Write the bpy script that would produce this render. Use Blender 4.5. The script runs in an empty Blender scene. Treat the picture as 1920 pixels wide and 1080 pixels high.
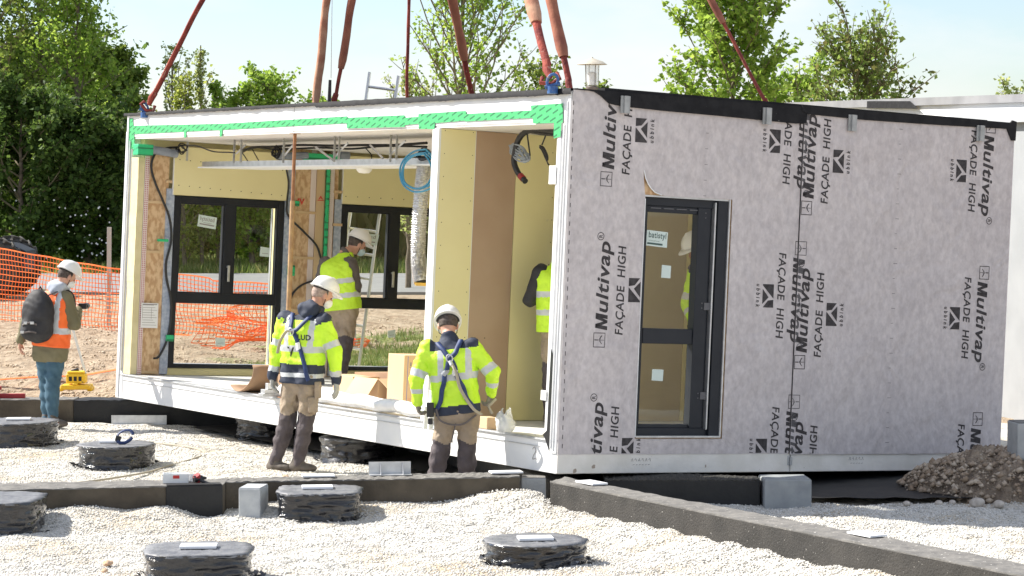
import bpy, math, random, numpy as np
from mathutils import Vector, Matrix, noise
from mathutils.bvhtree import BVHTree
random.seed(7); RNG = np.random.default_rng(7)
SC = bpy.context.scene; COL = SC.collection
# ------------------------------------------------------------------ camera, world, sun, exposure
cd = bpy.data.cameras.new('camera'); cam = bpy.data.objects.new('camera', cd); COL.objects.link(cam)
cd.sensor_width = 36; cd.lens = 91.875; cd.clip_end = 3000; cd.clip_start = .1
cam.location = (0, 0, 2.58); cam.rotation_euler = (math.radians(90 - 2.2206), 0, 0)
SC.camera = cam
TOSUN = Vector((-.93, .34, 0)).normalized() * math.cos(math.radians(42)) + Vector((0, 0, math.sin(math.radians(42))))
wd = bpy.data.worlds.new('World'); SC.world = wd; wd.use_nodes = True
wn = wd.node_tree; wn.nodes.clear()
_o = wn.nodes.new('ShaderNodeOutputWorld'); _b = wn.nodes.new('ShaderNodeBackground'); _s = wn.nodes.new('ShaderNodeTexSky')
_s.sky_type = 'NISHITA'; _s.sun_disc = False; _s.sun_elevation = math.radians(42); _s.sun_rotation = math.atan2(TOSUN.x, TOSUN.y)
_s.air_density = 1.0; _s.dust_density = .5; _s.ozone_density = 1.8
_tc = wn.nodes.new('ShaderNodeTexCoord'); _mp = wn.nodes.new('ShaderNodeMapping'); _mp.inputs['Scale'].default_value = (3.2, 3.2, 9)
_mp.inputs['Location'].default_value = (.35, .1, .2)
_n = wn.nodes.new('ShaderNodeTexNoise'); _n.inputs['Scale'].default_value = 1.6; _n.inputs['Detail'].default_value = 6; _n.inputs['Roughness'].default_value = .55
_r = wn.nodes.new('ShaderNodeValToRGB'); _r.color_ramp.elements[0].position = .4; _r.color_ramp.elements[1].position = .62
_m = wn.nodes.new('ShaderNodeMixRGB'); _m.inputs[2].default_value = (6.1, 6.2, 6.25, 1)
wn.links.new(_tc.outputs['Generated'], _mp.inputs[0]); wn.links.new(_mp.outputs[0], _n.inputs[0]); wn.links.new(_n.outputs[0], _r.inputs[0])
_t = wn.nodes.new('ShaderNodeMixRGB'); _t.blend_type = 'MULTIPLY'; _t.inputs[0].default_value = 1; _t.inputs[2].default_value = (.96, .985, 1.09, 1)
wn.links.new(_s.outputs[0], _t.inputs[1]); wn.links.new(_r.outputs[0], _m.inputs[0]); wn.links.new(_t.outputs[0], _m.inputs[1]); wn.links.new(_m.outputs[0], _b.inputs[0])
_b.inputs[1].default_value = .086; wn.links.new(_b.outputs[0], _o.inputs[0])
sl = bpy.data.lights.new('sun', 'SUN'); sl.energy = 4.9; sl.angle = math.radians(.5); sl.color = (1, .945, .86)
so = bpy.data.objects.new('sun', sl); COL.objects.link(so); so.rotation_euler = TOSUN.to_track_quat('Z', 'Y').to_euler()
SC.view_settings.view_transform = 'Standard'; SC.view_settings.look = 'None'; SC.view_settings.gamma = 1
SC.view_settings.exposure = .95
SC.render.engine = 'CYCLES'
SC.cycles.transparent_max_bounces = 12; SC.cycles.max_bounces = 7
# ------------------------------------------------------------------ materials
MATS = {}
def new_mat(name):
    m = bpy.data.materials.new(name); m.use_nodes = True
    return m, m.node_tree.nodes, m.node_tree.links, m.node_tree.nodes['Principled BSDF']
def C4(c): return (c[0], c[1], c[2], 1)
def mat(name, col, rough=.7, col2=None, ns=8, nd=4, lo=.35, hi=.65, bump=0, bs=30, metal=0, spec=.5, scale=(1, 1, 1), coat=0, bdist=.01, speck=None):
    if name in MATS: return MATS[name]
    m, N, Lk, P = new_mat(name)
    P.inputs['Base Color'].default_value = C4(col); P.inputs['Roughness'].default_value = rough; P.inputs['Metallic'].default_value = metal
    P.inputs['Specular IOR Level'].default_value = spec; P.inputs['Coat Weight'].default_value = coat
    tc = N.new('ShaderNodeTexCoord'); mp = N.new('ShaderNodeMapping'); mp.inputs['Scale'].default_value = scale
    Lk.new(tc.outputs['Object'], mp.inputs[0])
    last = None
    if col2 is not None:
        n = N.new('ShaderNodeTexNoise'); n.inputs['Scale'].default_value = ns; n.inputs['Detail'].default_value = nd
        Lk.new(mp.outputs[0], n.inputs[0])
        r = N.new('ShaderNodeValToRGB'); r.color_ramp.elements[0].position = lo; r.color_ramp.elements[1].position = hi
        r.color_ramp.elements[0].color = C4(col); r.color_ramp.elements[1].color = C4(col2)
        Lk.new(n.outputs[0], r.inputs[0]); last = r.outputs[0]
    if speck:
        sc_, th, cc = speck
        n2 = N.new('ShaderNodeTexNoise'); n2.inputs['Scale'].default_value = sc_; n2.inputs['Detail'].default_value = 3
        Lk.new(mp.outputs[0], n2.inputs[0])
        r2 = N.new('ShaderNodeValToRGB'); r2.color_ramp.elements[0].position = th; r2.color_ramp.elements[1].position = th + .03
        Lk.new(n2.outputs[0], r2.inputs[0])
        mx = N.new('ShaderNodeMixRGB'); Lk.new(r2.outputs[0], mx.inputs[0]); mx.inputs[1].default_value = C4(col); mx.inputs[2].default_value = C4(cc)
        if last: Lk.new(last, mx.inputs[1])
        last = mx.outputs[0]
    if last: Lk.new(last, P.inputs['Base Color'])
    if bump:
        n = N.new('ShaderNodeTexNoise'); n.inputs['Scale'].default_value = bs; n.inputs['Detail'].default_value = 4
        Lk.new(mp.outputs[0], n.inputs[0]); b = N.new('ShaderNodeBump'); b.inputs['Strength'].default_value = bump; b.inputs['Distance'].default_value = bdist
        Lk.new(n.outputs[0], b.inputs['Height']); Lk.new(b.outputs[0], P.inputs['Normal'])
    MATS[name] = m; return m
def leaf_mat(name, c1, c2, c3, tr=.45):
    m, N, Lk, P = new_mat(name)
    g = N.new('ShaderNodeNewGeometry'); r = N.new('ShaderNodeValToRGB'); e = r.color_ramp.elements
    e[0].color = C4(c1); e[1].color = C4(c3); x = e.new(.5); x.color = C4(c2)
    Lk.new(g.outputs['Random Per Island'], r.inputs[0]); Lk.new(r.outputs[0], P.inputs['Base Color'])
    P.inputs['Roughness'].default_value = .55; P.inputs['Specular IOR Level'].default_value = .25
    t = N.new('ShaderNodeBsdfTranslucent'); mx = N.new('ShaderNodeMixShader'); mx.inputs[0].default_value = tr
    hs = N.new('ShaderNodeHueSaturation'); hs.inputs['Value'].default_value = 1.5; hs.inputs['Hue'].default_value = .488
    Lk.new(r.outputs[0], hs.inputs['Color']); Lk.new(hs.outputs[0], t.inputs[0])
    Lk.new(P.outputs[0], mx.inputs[1]); Lk.new(t.outputs[0], mx.inputs[2]); Lk.new(mx.outputs[0], N['Material Output'].inputs[0])
    MATS[name] = m; return m
def glass_mat():
    m, N, Lk, P = new_mat('window_glass')
    t = N.new('ShaderNodeBsdfTransparent'); t.inputs[0].default_value = (.93, .95, .93, 1); g = N.new('ShaderNodeBsdfGlossy'); g.inputs['Roughness'].default_value = .015
    lw = N.new('ShaderNodeLayerWeight'); lw.inputs[0].default_value = .25
    mm = N.new('ShaderNodeMath'); mm.operation = 'MULTIPLY_ADD'; mm.inputs[1].default_value = .5; mm.inputs[2].default_value = .07
    Lk.new(lw.outputs['Fresnel'], mm.inputs[0])
    mx = N.new('ShaderNodeMixShader'); Lk.new(mm.outputs[0], mx.inputs[0]); Lk.new(t.outputs[0], mx.inputs[1]); Lk.new(g.outputs[0], mx.inputs[2])
    Lk.new(mx.outputs[0], N['Material Output'].inputs[0]); return m
def clear_mat(name, col, a=.6):
    m, N, Lk, P = new_mat(name); P.inputs['Base Color'].default_value = C4(col); P.inputs['Roughness'].default_value = .25; P.inputs['Alpha'].default_value = a; return m
WHITE = mat('white_sheet', (.74, .75, .76), .45, (.84, .84, .83), ns=2.5, bump=.25, bs=5, bdist=.02)
STEELW = mat('white_steel', (.72, .73, .74), .45, (.8, .8, .79), ns=3, speck=(14, .7, (.45, .42, .38)))
CREAM = mat('dusty_cream_slab', (.84, .81, .76), .8, (.74, .71, .65), ns=5, bump=.3, speck=(9, .68, (.36, .3, .24)))
YEL = mat('yellow_board', (.82, .745, .42), .8, (.78, .7, .385), ns=1.5, speck=(3, .74, (.62, .57, .36)))
TANB = mat('tan_board', (.5, .43, .3), .8, (.55, .48, .35), ns=1.5)
BROWNB = mat('brown_board', (.42, .29, .195), .8, (.46, .33, .23), ns=2)
CEIL = mat('ceiling_board', (.75, .72, .7), .8, (.8, .78, .76), ns=2)
FLOORM = mat('site_floor', (.62, .62, .6), .55, (.72, .72, .7), ns=3, speck=(8, .64, (.5, .47, .42)))
OSB = mat('chip_board', (.52, .32, .17), .8, (.7, .5, .3), ns=22, nd=3, lo=.42, hi=.56, scale=(1, 1, .55), bump=.2, bs=25)
STUD = mat('pine_stud', (.68, .5, .3), .75, (.6, .42, .24), ns=4, scale=(1, 1, .15))
INSUL = mat('yellow_insulation', (.74, .66, .4), .6, (.66, .58, .33), ns=9, bump=.5, bs=12)
BLUEF = mat('blue_film', (.3, .36, .48), .35, (.5, .55, .64), ns=25, bump=.5, bs=20)
BLACKF = mat('anthracite_frame', (.012, .015, .022), .45, (.018, .021, .028), ns=5, spec=.35)
BLACKP = mat('black_plastic', (.015, .015, .017), .4)
EPDM = mat('black_roof_membrane', (.008, .008, .01), .8, (.016, .016, .018), ns=14, bump=.4, bs=18, speck=(45, .73, (.2, .2, .2)), spec=.3)
CLIPM = mat('bracket_steel', (.32, .33, .33), .5, (.42, .43, .43), ns=14, metal=.4)
GALV = mat('galvanised_steel', (.5, .51, .52), .42, (.62, .63, .64), ns=14, metal=.75)
ALU = mat('aluminium', (.62, .63, .64), .35, metal=.6)
RUST = mat('rusty_steel', (.2, .075, .035), .75, (.4, .2, .09), ns=10, bump=.4)
PROPL = mat('worn_wood_prop', (.5, .33, .16), .8, (.33, .19, .1), ns=9)
CARD = mat('cardboard', (.62, .43, .27), .85, (.66, .47, .3), ns=2)
CARDD = mat('brown_cardboard', (.34, .21, .13), .85, (.38, .25, .16), ns=3)
PRINT = mat('print_black', (.045, .04, .042), .8, (.075, .07, .072), ns=30, spec=.2)
PRINTG = mat('print_overlapped', (.1, .095, .1), .7)
GLASS = glass_mat()
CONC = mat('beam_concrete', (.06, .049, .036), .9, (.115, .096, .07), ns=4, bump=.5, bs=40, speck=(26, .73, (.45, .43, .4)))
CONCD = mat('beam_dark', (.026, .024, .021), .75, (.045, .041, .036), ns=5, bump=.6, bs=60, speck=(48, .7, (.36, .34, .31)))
BITU_SHADE = mat('bitumen_and_shade_black', (.007, .007, .008), .6, (.014, .014, .014), ns=6, bump=.4)  # black coating of the beams, also the shade painted under the module
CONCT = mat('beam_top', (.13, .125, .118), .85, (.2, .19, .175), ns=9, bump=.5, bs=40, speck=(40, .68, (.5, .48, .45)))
BLOCK = mat('grey_block', (.32, .335, .34), .85, (.4, .41, .41), ns=8, bump=.4, bs=50, speck=(20, .72, (.22, .22, .22)))
PADT = mat('pad_top', (.12, .125, .14), .55, (.2, .205, .215), ns=12, bump=.6, bs=35, speck=(30, .6, (.13, .13, .14)))
SHIM = mat('white_shim', (.82, .83, .85), .5)
HELM = mat('helmet_white', (.84, .84, .84), .3, (.8, .8, .8), ns=6, coat=.3)
SKIN = mat('skin', (.52, .27, .19), .55, (.58, .33, .24), ns=12)
HAIR = mat('hair_dark', (.05, .035, .028), .8, (.1, .08, .07), ns=60)
HAIRG = mat('hair_grey', (.3, .22, .18), .8, (.42, .32, .27), ns=60)
HIVIS = mat('hivis_yellow', (.55, .88, .03), .6, (.62, .93, .05), ns=5, bump=.8, bs=9, bdist=.035)
HIVISO = mat('hivis_orange', (.95, .14, .02), .6, (.98, .18, .03), ns=5, bump=.3, bs=9)
NAVY = mat('navy_cloth', (.018, .026, .05), .75, (.03, .04, .07), ns=8, bump=.4, bs=14)
REFL = mat('reflective_band', (.5, .53, .55), .35, (.58, .6, .62), ns=20)
KHAKI = mat('khaki_cloth', (.28, .22, .155), .85, (.38, .3, .22), ns=7, bump=.9, bs=13, bdist=.035)
SLATE = mat('dark_knee_cloth', (.065, .052, .056), .85, (.1, .083, .088), ns=8, bump=.9, bs=13, bdist=.03)
GREYC = mat('grey_sleeve', (.11, .095, .09), .85, (.14, .12, .115), ns=8, bump=.4, bs=14)
OLIVE = mat('olive_coat', (.15, .135, .075), .85, (.19, .17, .1), ns=7, bump=.4, bs=12)
JEANS = mat('blue_jeans', (.035, .085, .13), .85, (.06, .13, .185), ns=9, bump=.4, bs=18)
GREYH = mat('grey_hood', (.42, .46, .54), .85, (.5, .54, .6), ns=9, bump=.4, bs=14)
BLACKC = mat('black_cloth', (.014, .014, .017), .7, (.03, .03, .034), ns=9, bump=.4, bs=16)
BOOT = mat('boot_leather', (.07, .055, .045), .7, (.13, .11, .09), ns=12, bump=.3)
GLOVE = mat('work_glove', (.2, .18, .155), .8, (.28, .25, .21), ns=25)
GLOVEG = mat('grey_glove', (.42, .42, .4), .8, (.36, .36, .34), ns=25)
STRAPB = mat('harness_blue', (.012, .028, .1), .6, (.02, .045, .15), ns=30)
GREYSTR = mat('harness_grey', (.4, .42, .45), .6)
ROPE = mat('lanyard_rope', (.4, .36, .28), .8)
REDW = mat('sling_red', (.17, .03, .028), .85, (.36, .07, .045), ns=11, scale=(1, 1, .5), bump=.8, bs=60, speck=(14, .66, (.42, .2, .15)))
SLEEVE = mat('sling_sleeve', (.44, .18, .105), .9, (.27, .09, .06), ns=5, bump=.6, bs=9, bdist=.02, scale=(1, 1, .7))
SLEEVEP = mat('sling_sleeve_pale', (.54, .31, .2), .9, (.37, .16, .1), ns=6, bump=.6, bs=9, bdist=.02)
BLUEM = mat('shackle_blue', (.03, .09, .28), .5, (.05, .15, .36), ns=30, speck=(40, .6, (.2, .17, .15)))
RUSTY = mat('chain_rust', (.12, .07, .05), .8, (.4, .2, .08), ns=30)
ORANGE = mat('orange_net', (1.0, .17, .03), .6, (.95, .23, .05), ns=4)
YMACH = mat('machine_yellow', (.85, .55, .02), .5, (.8, .5, .03), ns=8, speck=(20, .68, (.15, .12, .06)))
REDP = mat('red_paint', (.32, .02, .025), .5)
TYRE = mat('tyre_rubber', (.035, .033, .031), .85, (.07, .065, .055), ns=9, bump=.5)
PLAST = mat('white_plaster', (.68, .69, .7), .7, (.74, .75, .75), ns=2)
COPING = mat('grey_coping', (.22, .22, .23), .5, (.28, .28, .29), ns=3)
BARK = mat('bark', (.13, .1, .07), .9, (.2, .16, .12), ns=12, bump=.6)
TWIG = mat('twig_bark', (.16, .13, .08), .9, (.22, .19, .12), ns=12)
FOIL = mat('foil_duct', (.6, .6, .62), .28, (.75, .75, .76), ns=40, metal=.8, bump=.9, bs=45, bdist=.02)
TUBEW = mat('white_film_roll', (.8, .8, .8), .3, (.88, .88, .88), ns=7, bump=.8, bs=9, bdist=.03)
CABLE = mat('cable_black', (.02, .02, .022), .45)
CABLEG = mat('cable_grey', (.3, .33, .36), .5)
CABLEY = mat('cable_yellow', (.75, .42, .03), .5)
HOSEB = mat('hose_blue', (.03, .25, .42), .45)
PAPER = mat('paper', (.8, .81, .8), .7)
PAPERG = mat('sticker_paper', (.62, .72, .68), .6)
INKG = mat('sticker_ink', (.06, .11, .1), .6)
INKGREY = mat('pencil_ink', (.28, .26, .25), .7)
REDINK = mat('red_print', (.62, .05, .04), .7)
PINKINK = mat('faded_red_print', (.66, .33, .24), .8)
BLUEINK = mat('blue_tape_line', (.12, .17, .5), .6)
def film_mat():
    m = mat('black_stretch_film', (.005, .005, .008), .16, (.01, .01, .014), ns=6, spec=.35)
    N = m.node_tree.nodes; Lk = m.node_tree.links
    tc = N.new('ShaderNodeTexCoord'); mp = N.new('ShaderNodeMapping'); mp.inputs['Scale'].default_value = (2.6, 2.6, 19)
    n = N.new('ShaderNodeTexNoise'); n.inputs['Scale'].default_value = 1.3; n.inputs['Detail'].default_value = 5; n.inputs['Distortion'].default_value = .6
    b = N.new('ShaderNodeBump'); b.inputs['Strength'].default_value = 1; b.inputs['Distance'].default_value = .06
    Lk.new(tc.outputs['Object'], mp.inputs[0]); Lk.new(mp.outputs[0], n.inputs[0]); Lk.new(n.outputs[0], b.inputs['Height']); Lk.new(b.outputs[0], N['Principled BSDF'].inputs['Normal'])
    return m
FILM = film_mat(); FILM.node_tree.nodes['Principled BSDF'].inputs['Coat Weight'].default_value = 1; FILM.node_tree.nodes['Principled BSDF'].inputs['Coat Roughness'].default_value = .06
def tape_mat(name, base, dash, sx, sz, ang, w=.3, gate=.5):
    m, N, Lk, P = new_mat(name); P.inputs['Roughness'].default_value = .45
    tc = N.new('ShaderNodeTexCoord'); mp = N.new('ShaderNodeMapping'); mp.vector_type = 'TEXTURE'
    mp.inputs['Rotation'].default_value = ang
    Lk.new(tc.outputs['Object'], mp.inputs[0]); s = N.new('ShaderNodeSeparateXYZ'); Lk.new(mp.outputs[0], s.inputs[0])
    def M_(op, a, b=None, c=None):
        n = N.new('ShaderNodeMath'); n.operation = op
        for i, x in enumerate((a, b, c)):
            if x is None: continue
            if isinstance(x, (int, float)): n.inputs[i].default_value = x
            else: Lk.new(x, n.inputs[i])
        return n.outputs[0]
    yy = M_('MULTIPLY', s.outputs[1], sx); zz = M_('MULTIPLY', s.outputs[2], sz)
    row = M_('FLOOR', zz); yo = M_('MULTIPLY_ADD', row, .37, yy)
    a = M_('LESS_THAN', M_('FRACT', yo), .6); b = M_('LESS_THAN', M_('FRACT', zz), w)
    g = M_('MULTIPLY', a, b); g = M_('MULTIPLY', g, .85)
    mx = N.new('ShaderNodeMixRGB'); Lk.new(g, mx.inputs[0]); mx.inputs[1].default_value = C4(base); mx.inputs[2].default_value = C4(dash)
    Lk.new(mx.outputs[0], P.inputs['Base Color'])
    n = N.new('ShaderNodeTexNoise'); n.inputs['Scale'].default_value = 22; bm = N.new('ShaderNodeBump'); bm.inputs['Strength'].default_value = .4; bm.inputs['Distance'].default_value = .01
    Lk.new(tc.outputs['Object'], n.inputs[0]); Lk.new(n.outputs[0], bm.inputs['Height']); Lk.new(bm.outputs[0], P.inputs['Normal'])
    return m
TAPE = tape_mat('green_tape', (.065, .45, .16), (.01, .11, .045), 7, 21, (math.radians(-20), 0, 0))
TAPEV = tape_mat('green_tape_inside', (.03, .5, .2), (.01, .14, .06), 26, 12, (math.radians(-14), 0, 0))
DOTS = tape_mat('pink_dotted_membrane', (.72, .62, .6), (.5, .16, .16), 45, 45, (0, 0, 0), .35)
def grid_mat():
    # pale membrane with rows of small pink dots, seen on faces that lie in local x/z
    m, N, Lk, P = new_mat('dotted_membrane'); P.inputs['Roughness'].default_value = .7
    tc = N.new('ShaderNodeTexCoord'); v = N.new('ShaderNodeTexVoronoi'); v.inputs['Scale'].default_value = 44; v.inputs['Randomness'].default_value = .05
    Lk.new(tc.outputs['Object'], v.inputs['Vector']); r = N.new('ShaderNodeValToRGB')
    r.color_ramp.elements[0].position = .3; r.color_ramp.elements[1].position = .4; r.color_ramp.elements[0].color = (.5, .2, .2, 1); r.color_ramp.elements[1].color = (.74, .64, .61, 1)
    Lk.new(v.outputs['Distance'], r.inputs[0]); Lk.new(r.outputs[0], P.inputs['Base Color']); return m
DOTS = grid_mat()
def wrap_mat():
    m, N, Lk, P = new_mat('grey_facade_membrane'); P.inputs['Roughness'].default_value = .75; P.inputs['Specular IOR Level'].default_value = .3
    tc = N.new('ShaderNodeTexCoord'); mp = N.new('ShaderNodeMapping'); mp.inputs['Scale'].default_value = (1, 1, .7); Lk.new(tc.outputs['Object'], mp.inputs[0])
    n = N.new('ShaderNodeTexNoise'); n.inputs['Scale'].default_value = 22; n.inputs['Detail'].default_value = 3; n.inputs['Roughness'].default_value = .6
    n2 = N.new('ShaderNodeTexNoise'); n2.inputs['Scale'].default_value = 2.2; n2.inputs['Detail'].default_value = 2
    Lk.new(mp.outputs[0], n.inputs[0]); Lk.new(mp.outputs[0], n2.inputs[0])
    r = N.new('ShaderNodeValToRGB'); e = r.color_ramp.elements; e[0].position = .3; e[1].position = .7
    e[0].color = (.49, .45, .452, 1); e[1].color = (.645, .598, .595, 1); Lk.new(n.outputs[0], r.inputs[0])
    mx = N.new('ShaderNodeMixRGB'); mx.blend_type = 'MULTIPLY'; mx.inputs[0].default_value = .25; Lk.new(r.outputs[0], mx.inputs[1]); Lk.new(n2.outputs[0], mx.inputs[2]); mx.inputs[2].default_value = (1, 1, 1, 1)
    r2 = N.new('ShaderNodeValToRGB'); r2.color_ramp.elements[0].color = (.75, .75, .78, 1); r2.color_ramp.elements[0].position = .3; r2.color_ramp.elements[1].position = .6; Lk.new(n2.outputs[0], r2.inputs[0]); Lk.new(r2.outputs[0], mx.inputs[2])
    Lk.new(mx.outputs[0], P.inputs['Base Color'])
    n3 = N.new('ShaderNodeTexNoise'); n3.inputs['Scale'].default_value = 2.6; n3.inputs['Detail'].default_value = 4; n3.inputs['Distortion'].default_value = 1.2; Lk.new(mp.outputs[0], n3.inputs[0])
    b = N.new('ShaderNodeBump'); b.inputs['Strength'].default_value = .8; b.inputs['Distance'].default_value = .05; Lk.new(n3.outputs[0], b.inputs['Height']); Lk.new(b.outputs[0], P.inputs['Normal'])
    return m
WRAP = wrap_mat()
def gravel_mat():
    m, N, Lk, P = new_mat('white_gravel'); P.inputs['Roughness'].default_value = .9
    g = N.new('ShaderNodeTexCoord'); v = N.new('ShaderNodeTexVoronoi'); v.inputs['Scale'].default_value = 48
    Lk.new(g.outputs['Object'], v.inputs['Vector'])
    r = N.new('ShaderNodeValToRGB'); e = r.color_ramp.elements; e[0].color = (.42, .4, .355, 1); e[1].color = (.64, .62, .57, 1); x = e.new(.3); x.color = (.55, .53, .48, 1)
    s = N.new('ShaderNodeSeparateColor'); Lk.new(v.outputs['Color'], s.inputs[0]); Lk.new(s.outputs[0], r.inputs[0])
    n = N.new('ShaderNodeTexNoise'); n.inputs['Scale'].default_value = .9; n.inputs['Detail'].default_value = 5; Lk.new(g.outputs['Object'], n.inputs[0])
    r2 = N.new('ShaderNodeValToRGB'); r2.color_ramp.elements[0].position = .47; r2.color_ramp.elements[1].position = .68
    r2.color_ramp.elements[0].color = (1, 1, 1, 1); r2.color_ramp.elements[1].color = (.84, .72, .56, 1); Lk.new(n.outputs[0], r2.inputs[0])
    mx = N.new('ShaderNodeMixRGB'); mx.blend_type = 'MULTIPLY'; mx.inputs[0].default_value = 1; Lk.new(r.outputs[0], mx.inputs[1]); Lk.new(r2.outputs[0], mx.inputs[2]); Lk.new(mx.outputs[0], P.inputs['Base Color'])
    b = N.new('ShaderNodeBump'); b.inputs['Strength'].default_value = .9; b.inputs['Distance'].default_value = .012; b.invert = True; Lk.new(v.outputs['Distance'], b.inputs['Height']); Lk.new(b.outputs[0], P.inputs['Normal'])
    return m
GRAVEL = gravel_mat()
def stone_mat(name, a, b, c):
    m, N, Lk, P = new_mat(name); P.inputs['Roughness'].default_value = .9
    g = N.new('ShaderNodeNewGeometry'); r = N.new('ShaderNodeValToRGB'); e = r.color_ramp.elements
    e[0].color = C4(a); e[1].color = C4(c); x = e.new(.4); x.color = C4(b)
    Lk.new(g.outputs['Random Per Island'], r.inputs[0]); Lk.new(r.outputs[0], P.inputs['Base Color']); return m
STONES = stone_mat('gravel_stone', (.43, .41, .365), (.6, .58, .535), (.7, .68, .64))
DIRTST = stone_mat('dirt_clod', (.36, .27, .18), (.44, .34, .24), (.54, .44, .33))
def ground_mat():
    m, N, Lk, P = new_mat('site_ground'); P.inputs['Roughness'].default_value = .95; P.inputs['Specular IOR Level'].default_value = .15
    g = N.new('ShaderNodeTexCoord'); s = N.new('ShaderNodeSeparateXYZ'); Lk.new(g.outputs['Object'], s.inputs[0])
    n = N.new('ShaderNodeTexNoise'); n.inputs['Scale'].default_value = 5; n.inputs['Detail'].default_value = 8; n.inputs['Roughness'].default_value = .65; Lk.new(g.outputs['Object'], n.inputs[0])
    r = N.new('ShaderNodeValToRGB'); e = r.color_ramp.elements; e[0].position = .32; e[1].position = .7; e[0].color = (.28, .2, .135, 1); e[1].color = (.55, .45, .33, 1); Lk.new(n.outputs[0], r.inputs[0])
    gr = N.new('ShaderNodeValToRGB'); e = gr.color_ramp.elements; e[0].position = .35; e[1].position = .65; e[0].color = (.07, .13, .03, 1); e[1].color = (.3, .32, .12, 1); Lk.new(n.outputs[0], gr.inputs[0])
    n2 = N.new('ShaderNodeTexNoise'); n2.inputs['Scale'].default_value = .55; n2.inputs['Detail'].default_value = 6; Lk.new(g.outputs['Object'], n2.inputs[0])
    def M_(op, a, b):
        q = N.new('ShaderNodeMath'); q.operation = op
        for i, x in enumerate((a, b)):
            if isinstance(x, (int, float)): q.inputs[i].default_value = x
            else: Lk.new(x, q.inputs[i])
        return q.outputs[0]
    # grass patches: right of a line through x=-2.6 (near), and everywhere past the road
    nz = M_('MULTIPLY', M_('SUBTRACT', n2.outputs[0], .5), 9.0)
    a1 = M_('ADD', M_('MULTIPLY', M_('ADD', s.outputs[0], 3.1), 1.2), nz)
    a2 = M_('MULTIPLY', M_('SUBTRACT', 41.0, s.outputs[1]), .5); a2 = M_('ADD', a2, nz)
    near = N.new('ShaderNodeMath'); near.operation = 'MINIMUM'; Lk.new(a1, near.inputs[0]); Lk.new(M_('MINIMUM', a2, M_('MULTIPLY', M_('SUBTRACT', 2.5, s.outputs[0]), 3.0)), near.inputs[1])
    far = M_('ADD', M_('MULTIPLY', M_('SUBTRACT', s.outputs[1], 70.0), .5), nz)
    mxm = N.new('ShaderNodeMath'); mxm.operation = 'MAXIMUM'; Lk.new(near.outputs[0], mxm.inputs[0]); Lk.new(far, mxm.inputs[1])
    cl = N.new('ShaderNodeClamp'); Lk.new(mxm.outputs[0], cl.inputs[0])
    mx = N.new('ShaderNodeMixRGB'); Lk.new(cl.outputs[0], mx.inputs[0]); Lk.new(r.outputs[0], mx.inputs[1]); Lk.new(gr.outputs[0], mx.inputs[2]); Lk.new(mx.outputs[0], P.inputs['Base Color'])
    b = N.new('ShaderNodeBump'); b.inputs['Strength'].default_value = 1; b.inputs['Distance'].default_value = .12; Lk.new(n.outputs[0], b.inputs['Height']); Lk.new(b.outputs[0], P.inputs['Normal'])
    return m
GROUND = ground_mat()
DIRT = mat('excavated_dirt', (.16, .12, .09), .95, (.34, .27, .2), ns=7, nd=8, bump=1, bs=22, bdist=.05, speck=(28, .68, (.45, .4, .33)))
ROAD = mat('grey_road', (.2, .2, .2), .9, (.25, .25, .245), ns=2, bump=.2)
# ------------------------------------------------------------------ object helpers
def link(o, parent=None):
    COL.objects.link(o)
    if parent is not None: o.parent = parent
    return o
def tag(o, label=None, cat=None, group=None, kind=None):
    if label: o['label'] = label
    if cat: o['category'] = cat
    if group: o['group'] = group
    if kind: o['kind'] = kind
    return o
def empty(name, loc=(0, 0, 0), label=None, cat=None, group=None, rot=(0, 0, 0)):
    o = bpy.data.objects.new(name, None); o.location = loc; o.rotation_euler = rot; o.empty_display_size = .2
    link(o); return tag(o, label, cat, group)
def np_mesh(name, V, F, mats, parent=None, smooth=False, mi=None, loc=None):
    V = np.asarray(V, np.float32); F = np.asarray(F, np.int32); k = F.shape[1]
    me = bpy.data.meshes.new(name); me.vertices.add(len(V)); me.vertices.foreach_set('co', V.ravel())
    me.loops.add(F.size); me.loops.foreach_set('vertex_index', F.ravel()); me.polygons.add(len(F))
    me.polygons.foreach_set('loop_start', np.arange(0, F.size, k, dtype=np.int32)); me.polygons.foreach_set('loop_total', np.full(len(F), k, np.int32))
    if not isinstance(mats, (list, tuple)): mats = [mats]
    for m in mats: me.materials.append(m)
    if mi is not None: me.polygons.foreach_set('material_index', np.asarray(mi, np.int32))
    if smooth: me.polygons.foreach_set('use_smooth', np.ones(len(F), bool))
    me.update(calc_edges=True); me.validate()
    o = bpy.data.objects.new(name, me)
    if loc is not None: o.location = loc
    return link(o, parent)
SPLIT = {'yellow_panel', 'chip_board_panel', 'dotted_membrane', 'blue_film', 'timber_stud', 'inner_green_tape', 'grey_pipe', 'partition_board_yellow', 'partition_board_brown', 'board_edge', 'panel_edge', 'ceiling_hanger', 'mesh_patch', 'end_slab', 'roof_upstand', 'lifting_lug', 'end_gasket', 'end_post', 'wall_board', 'corner_film', 'frame_bars', 'flap', 'hinge', 'gusset', 'cage_bar', 'faded_print', 'blue_line', 'wall_flashing', 'sill_trim', 'end_plate', 'ceiling_rail', 'head_strap', 'lanyard', 'sash', 'outer_rail', 'pipe', 'fascia_joint', 'green_tape'}
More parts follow.
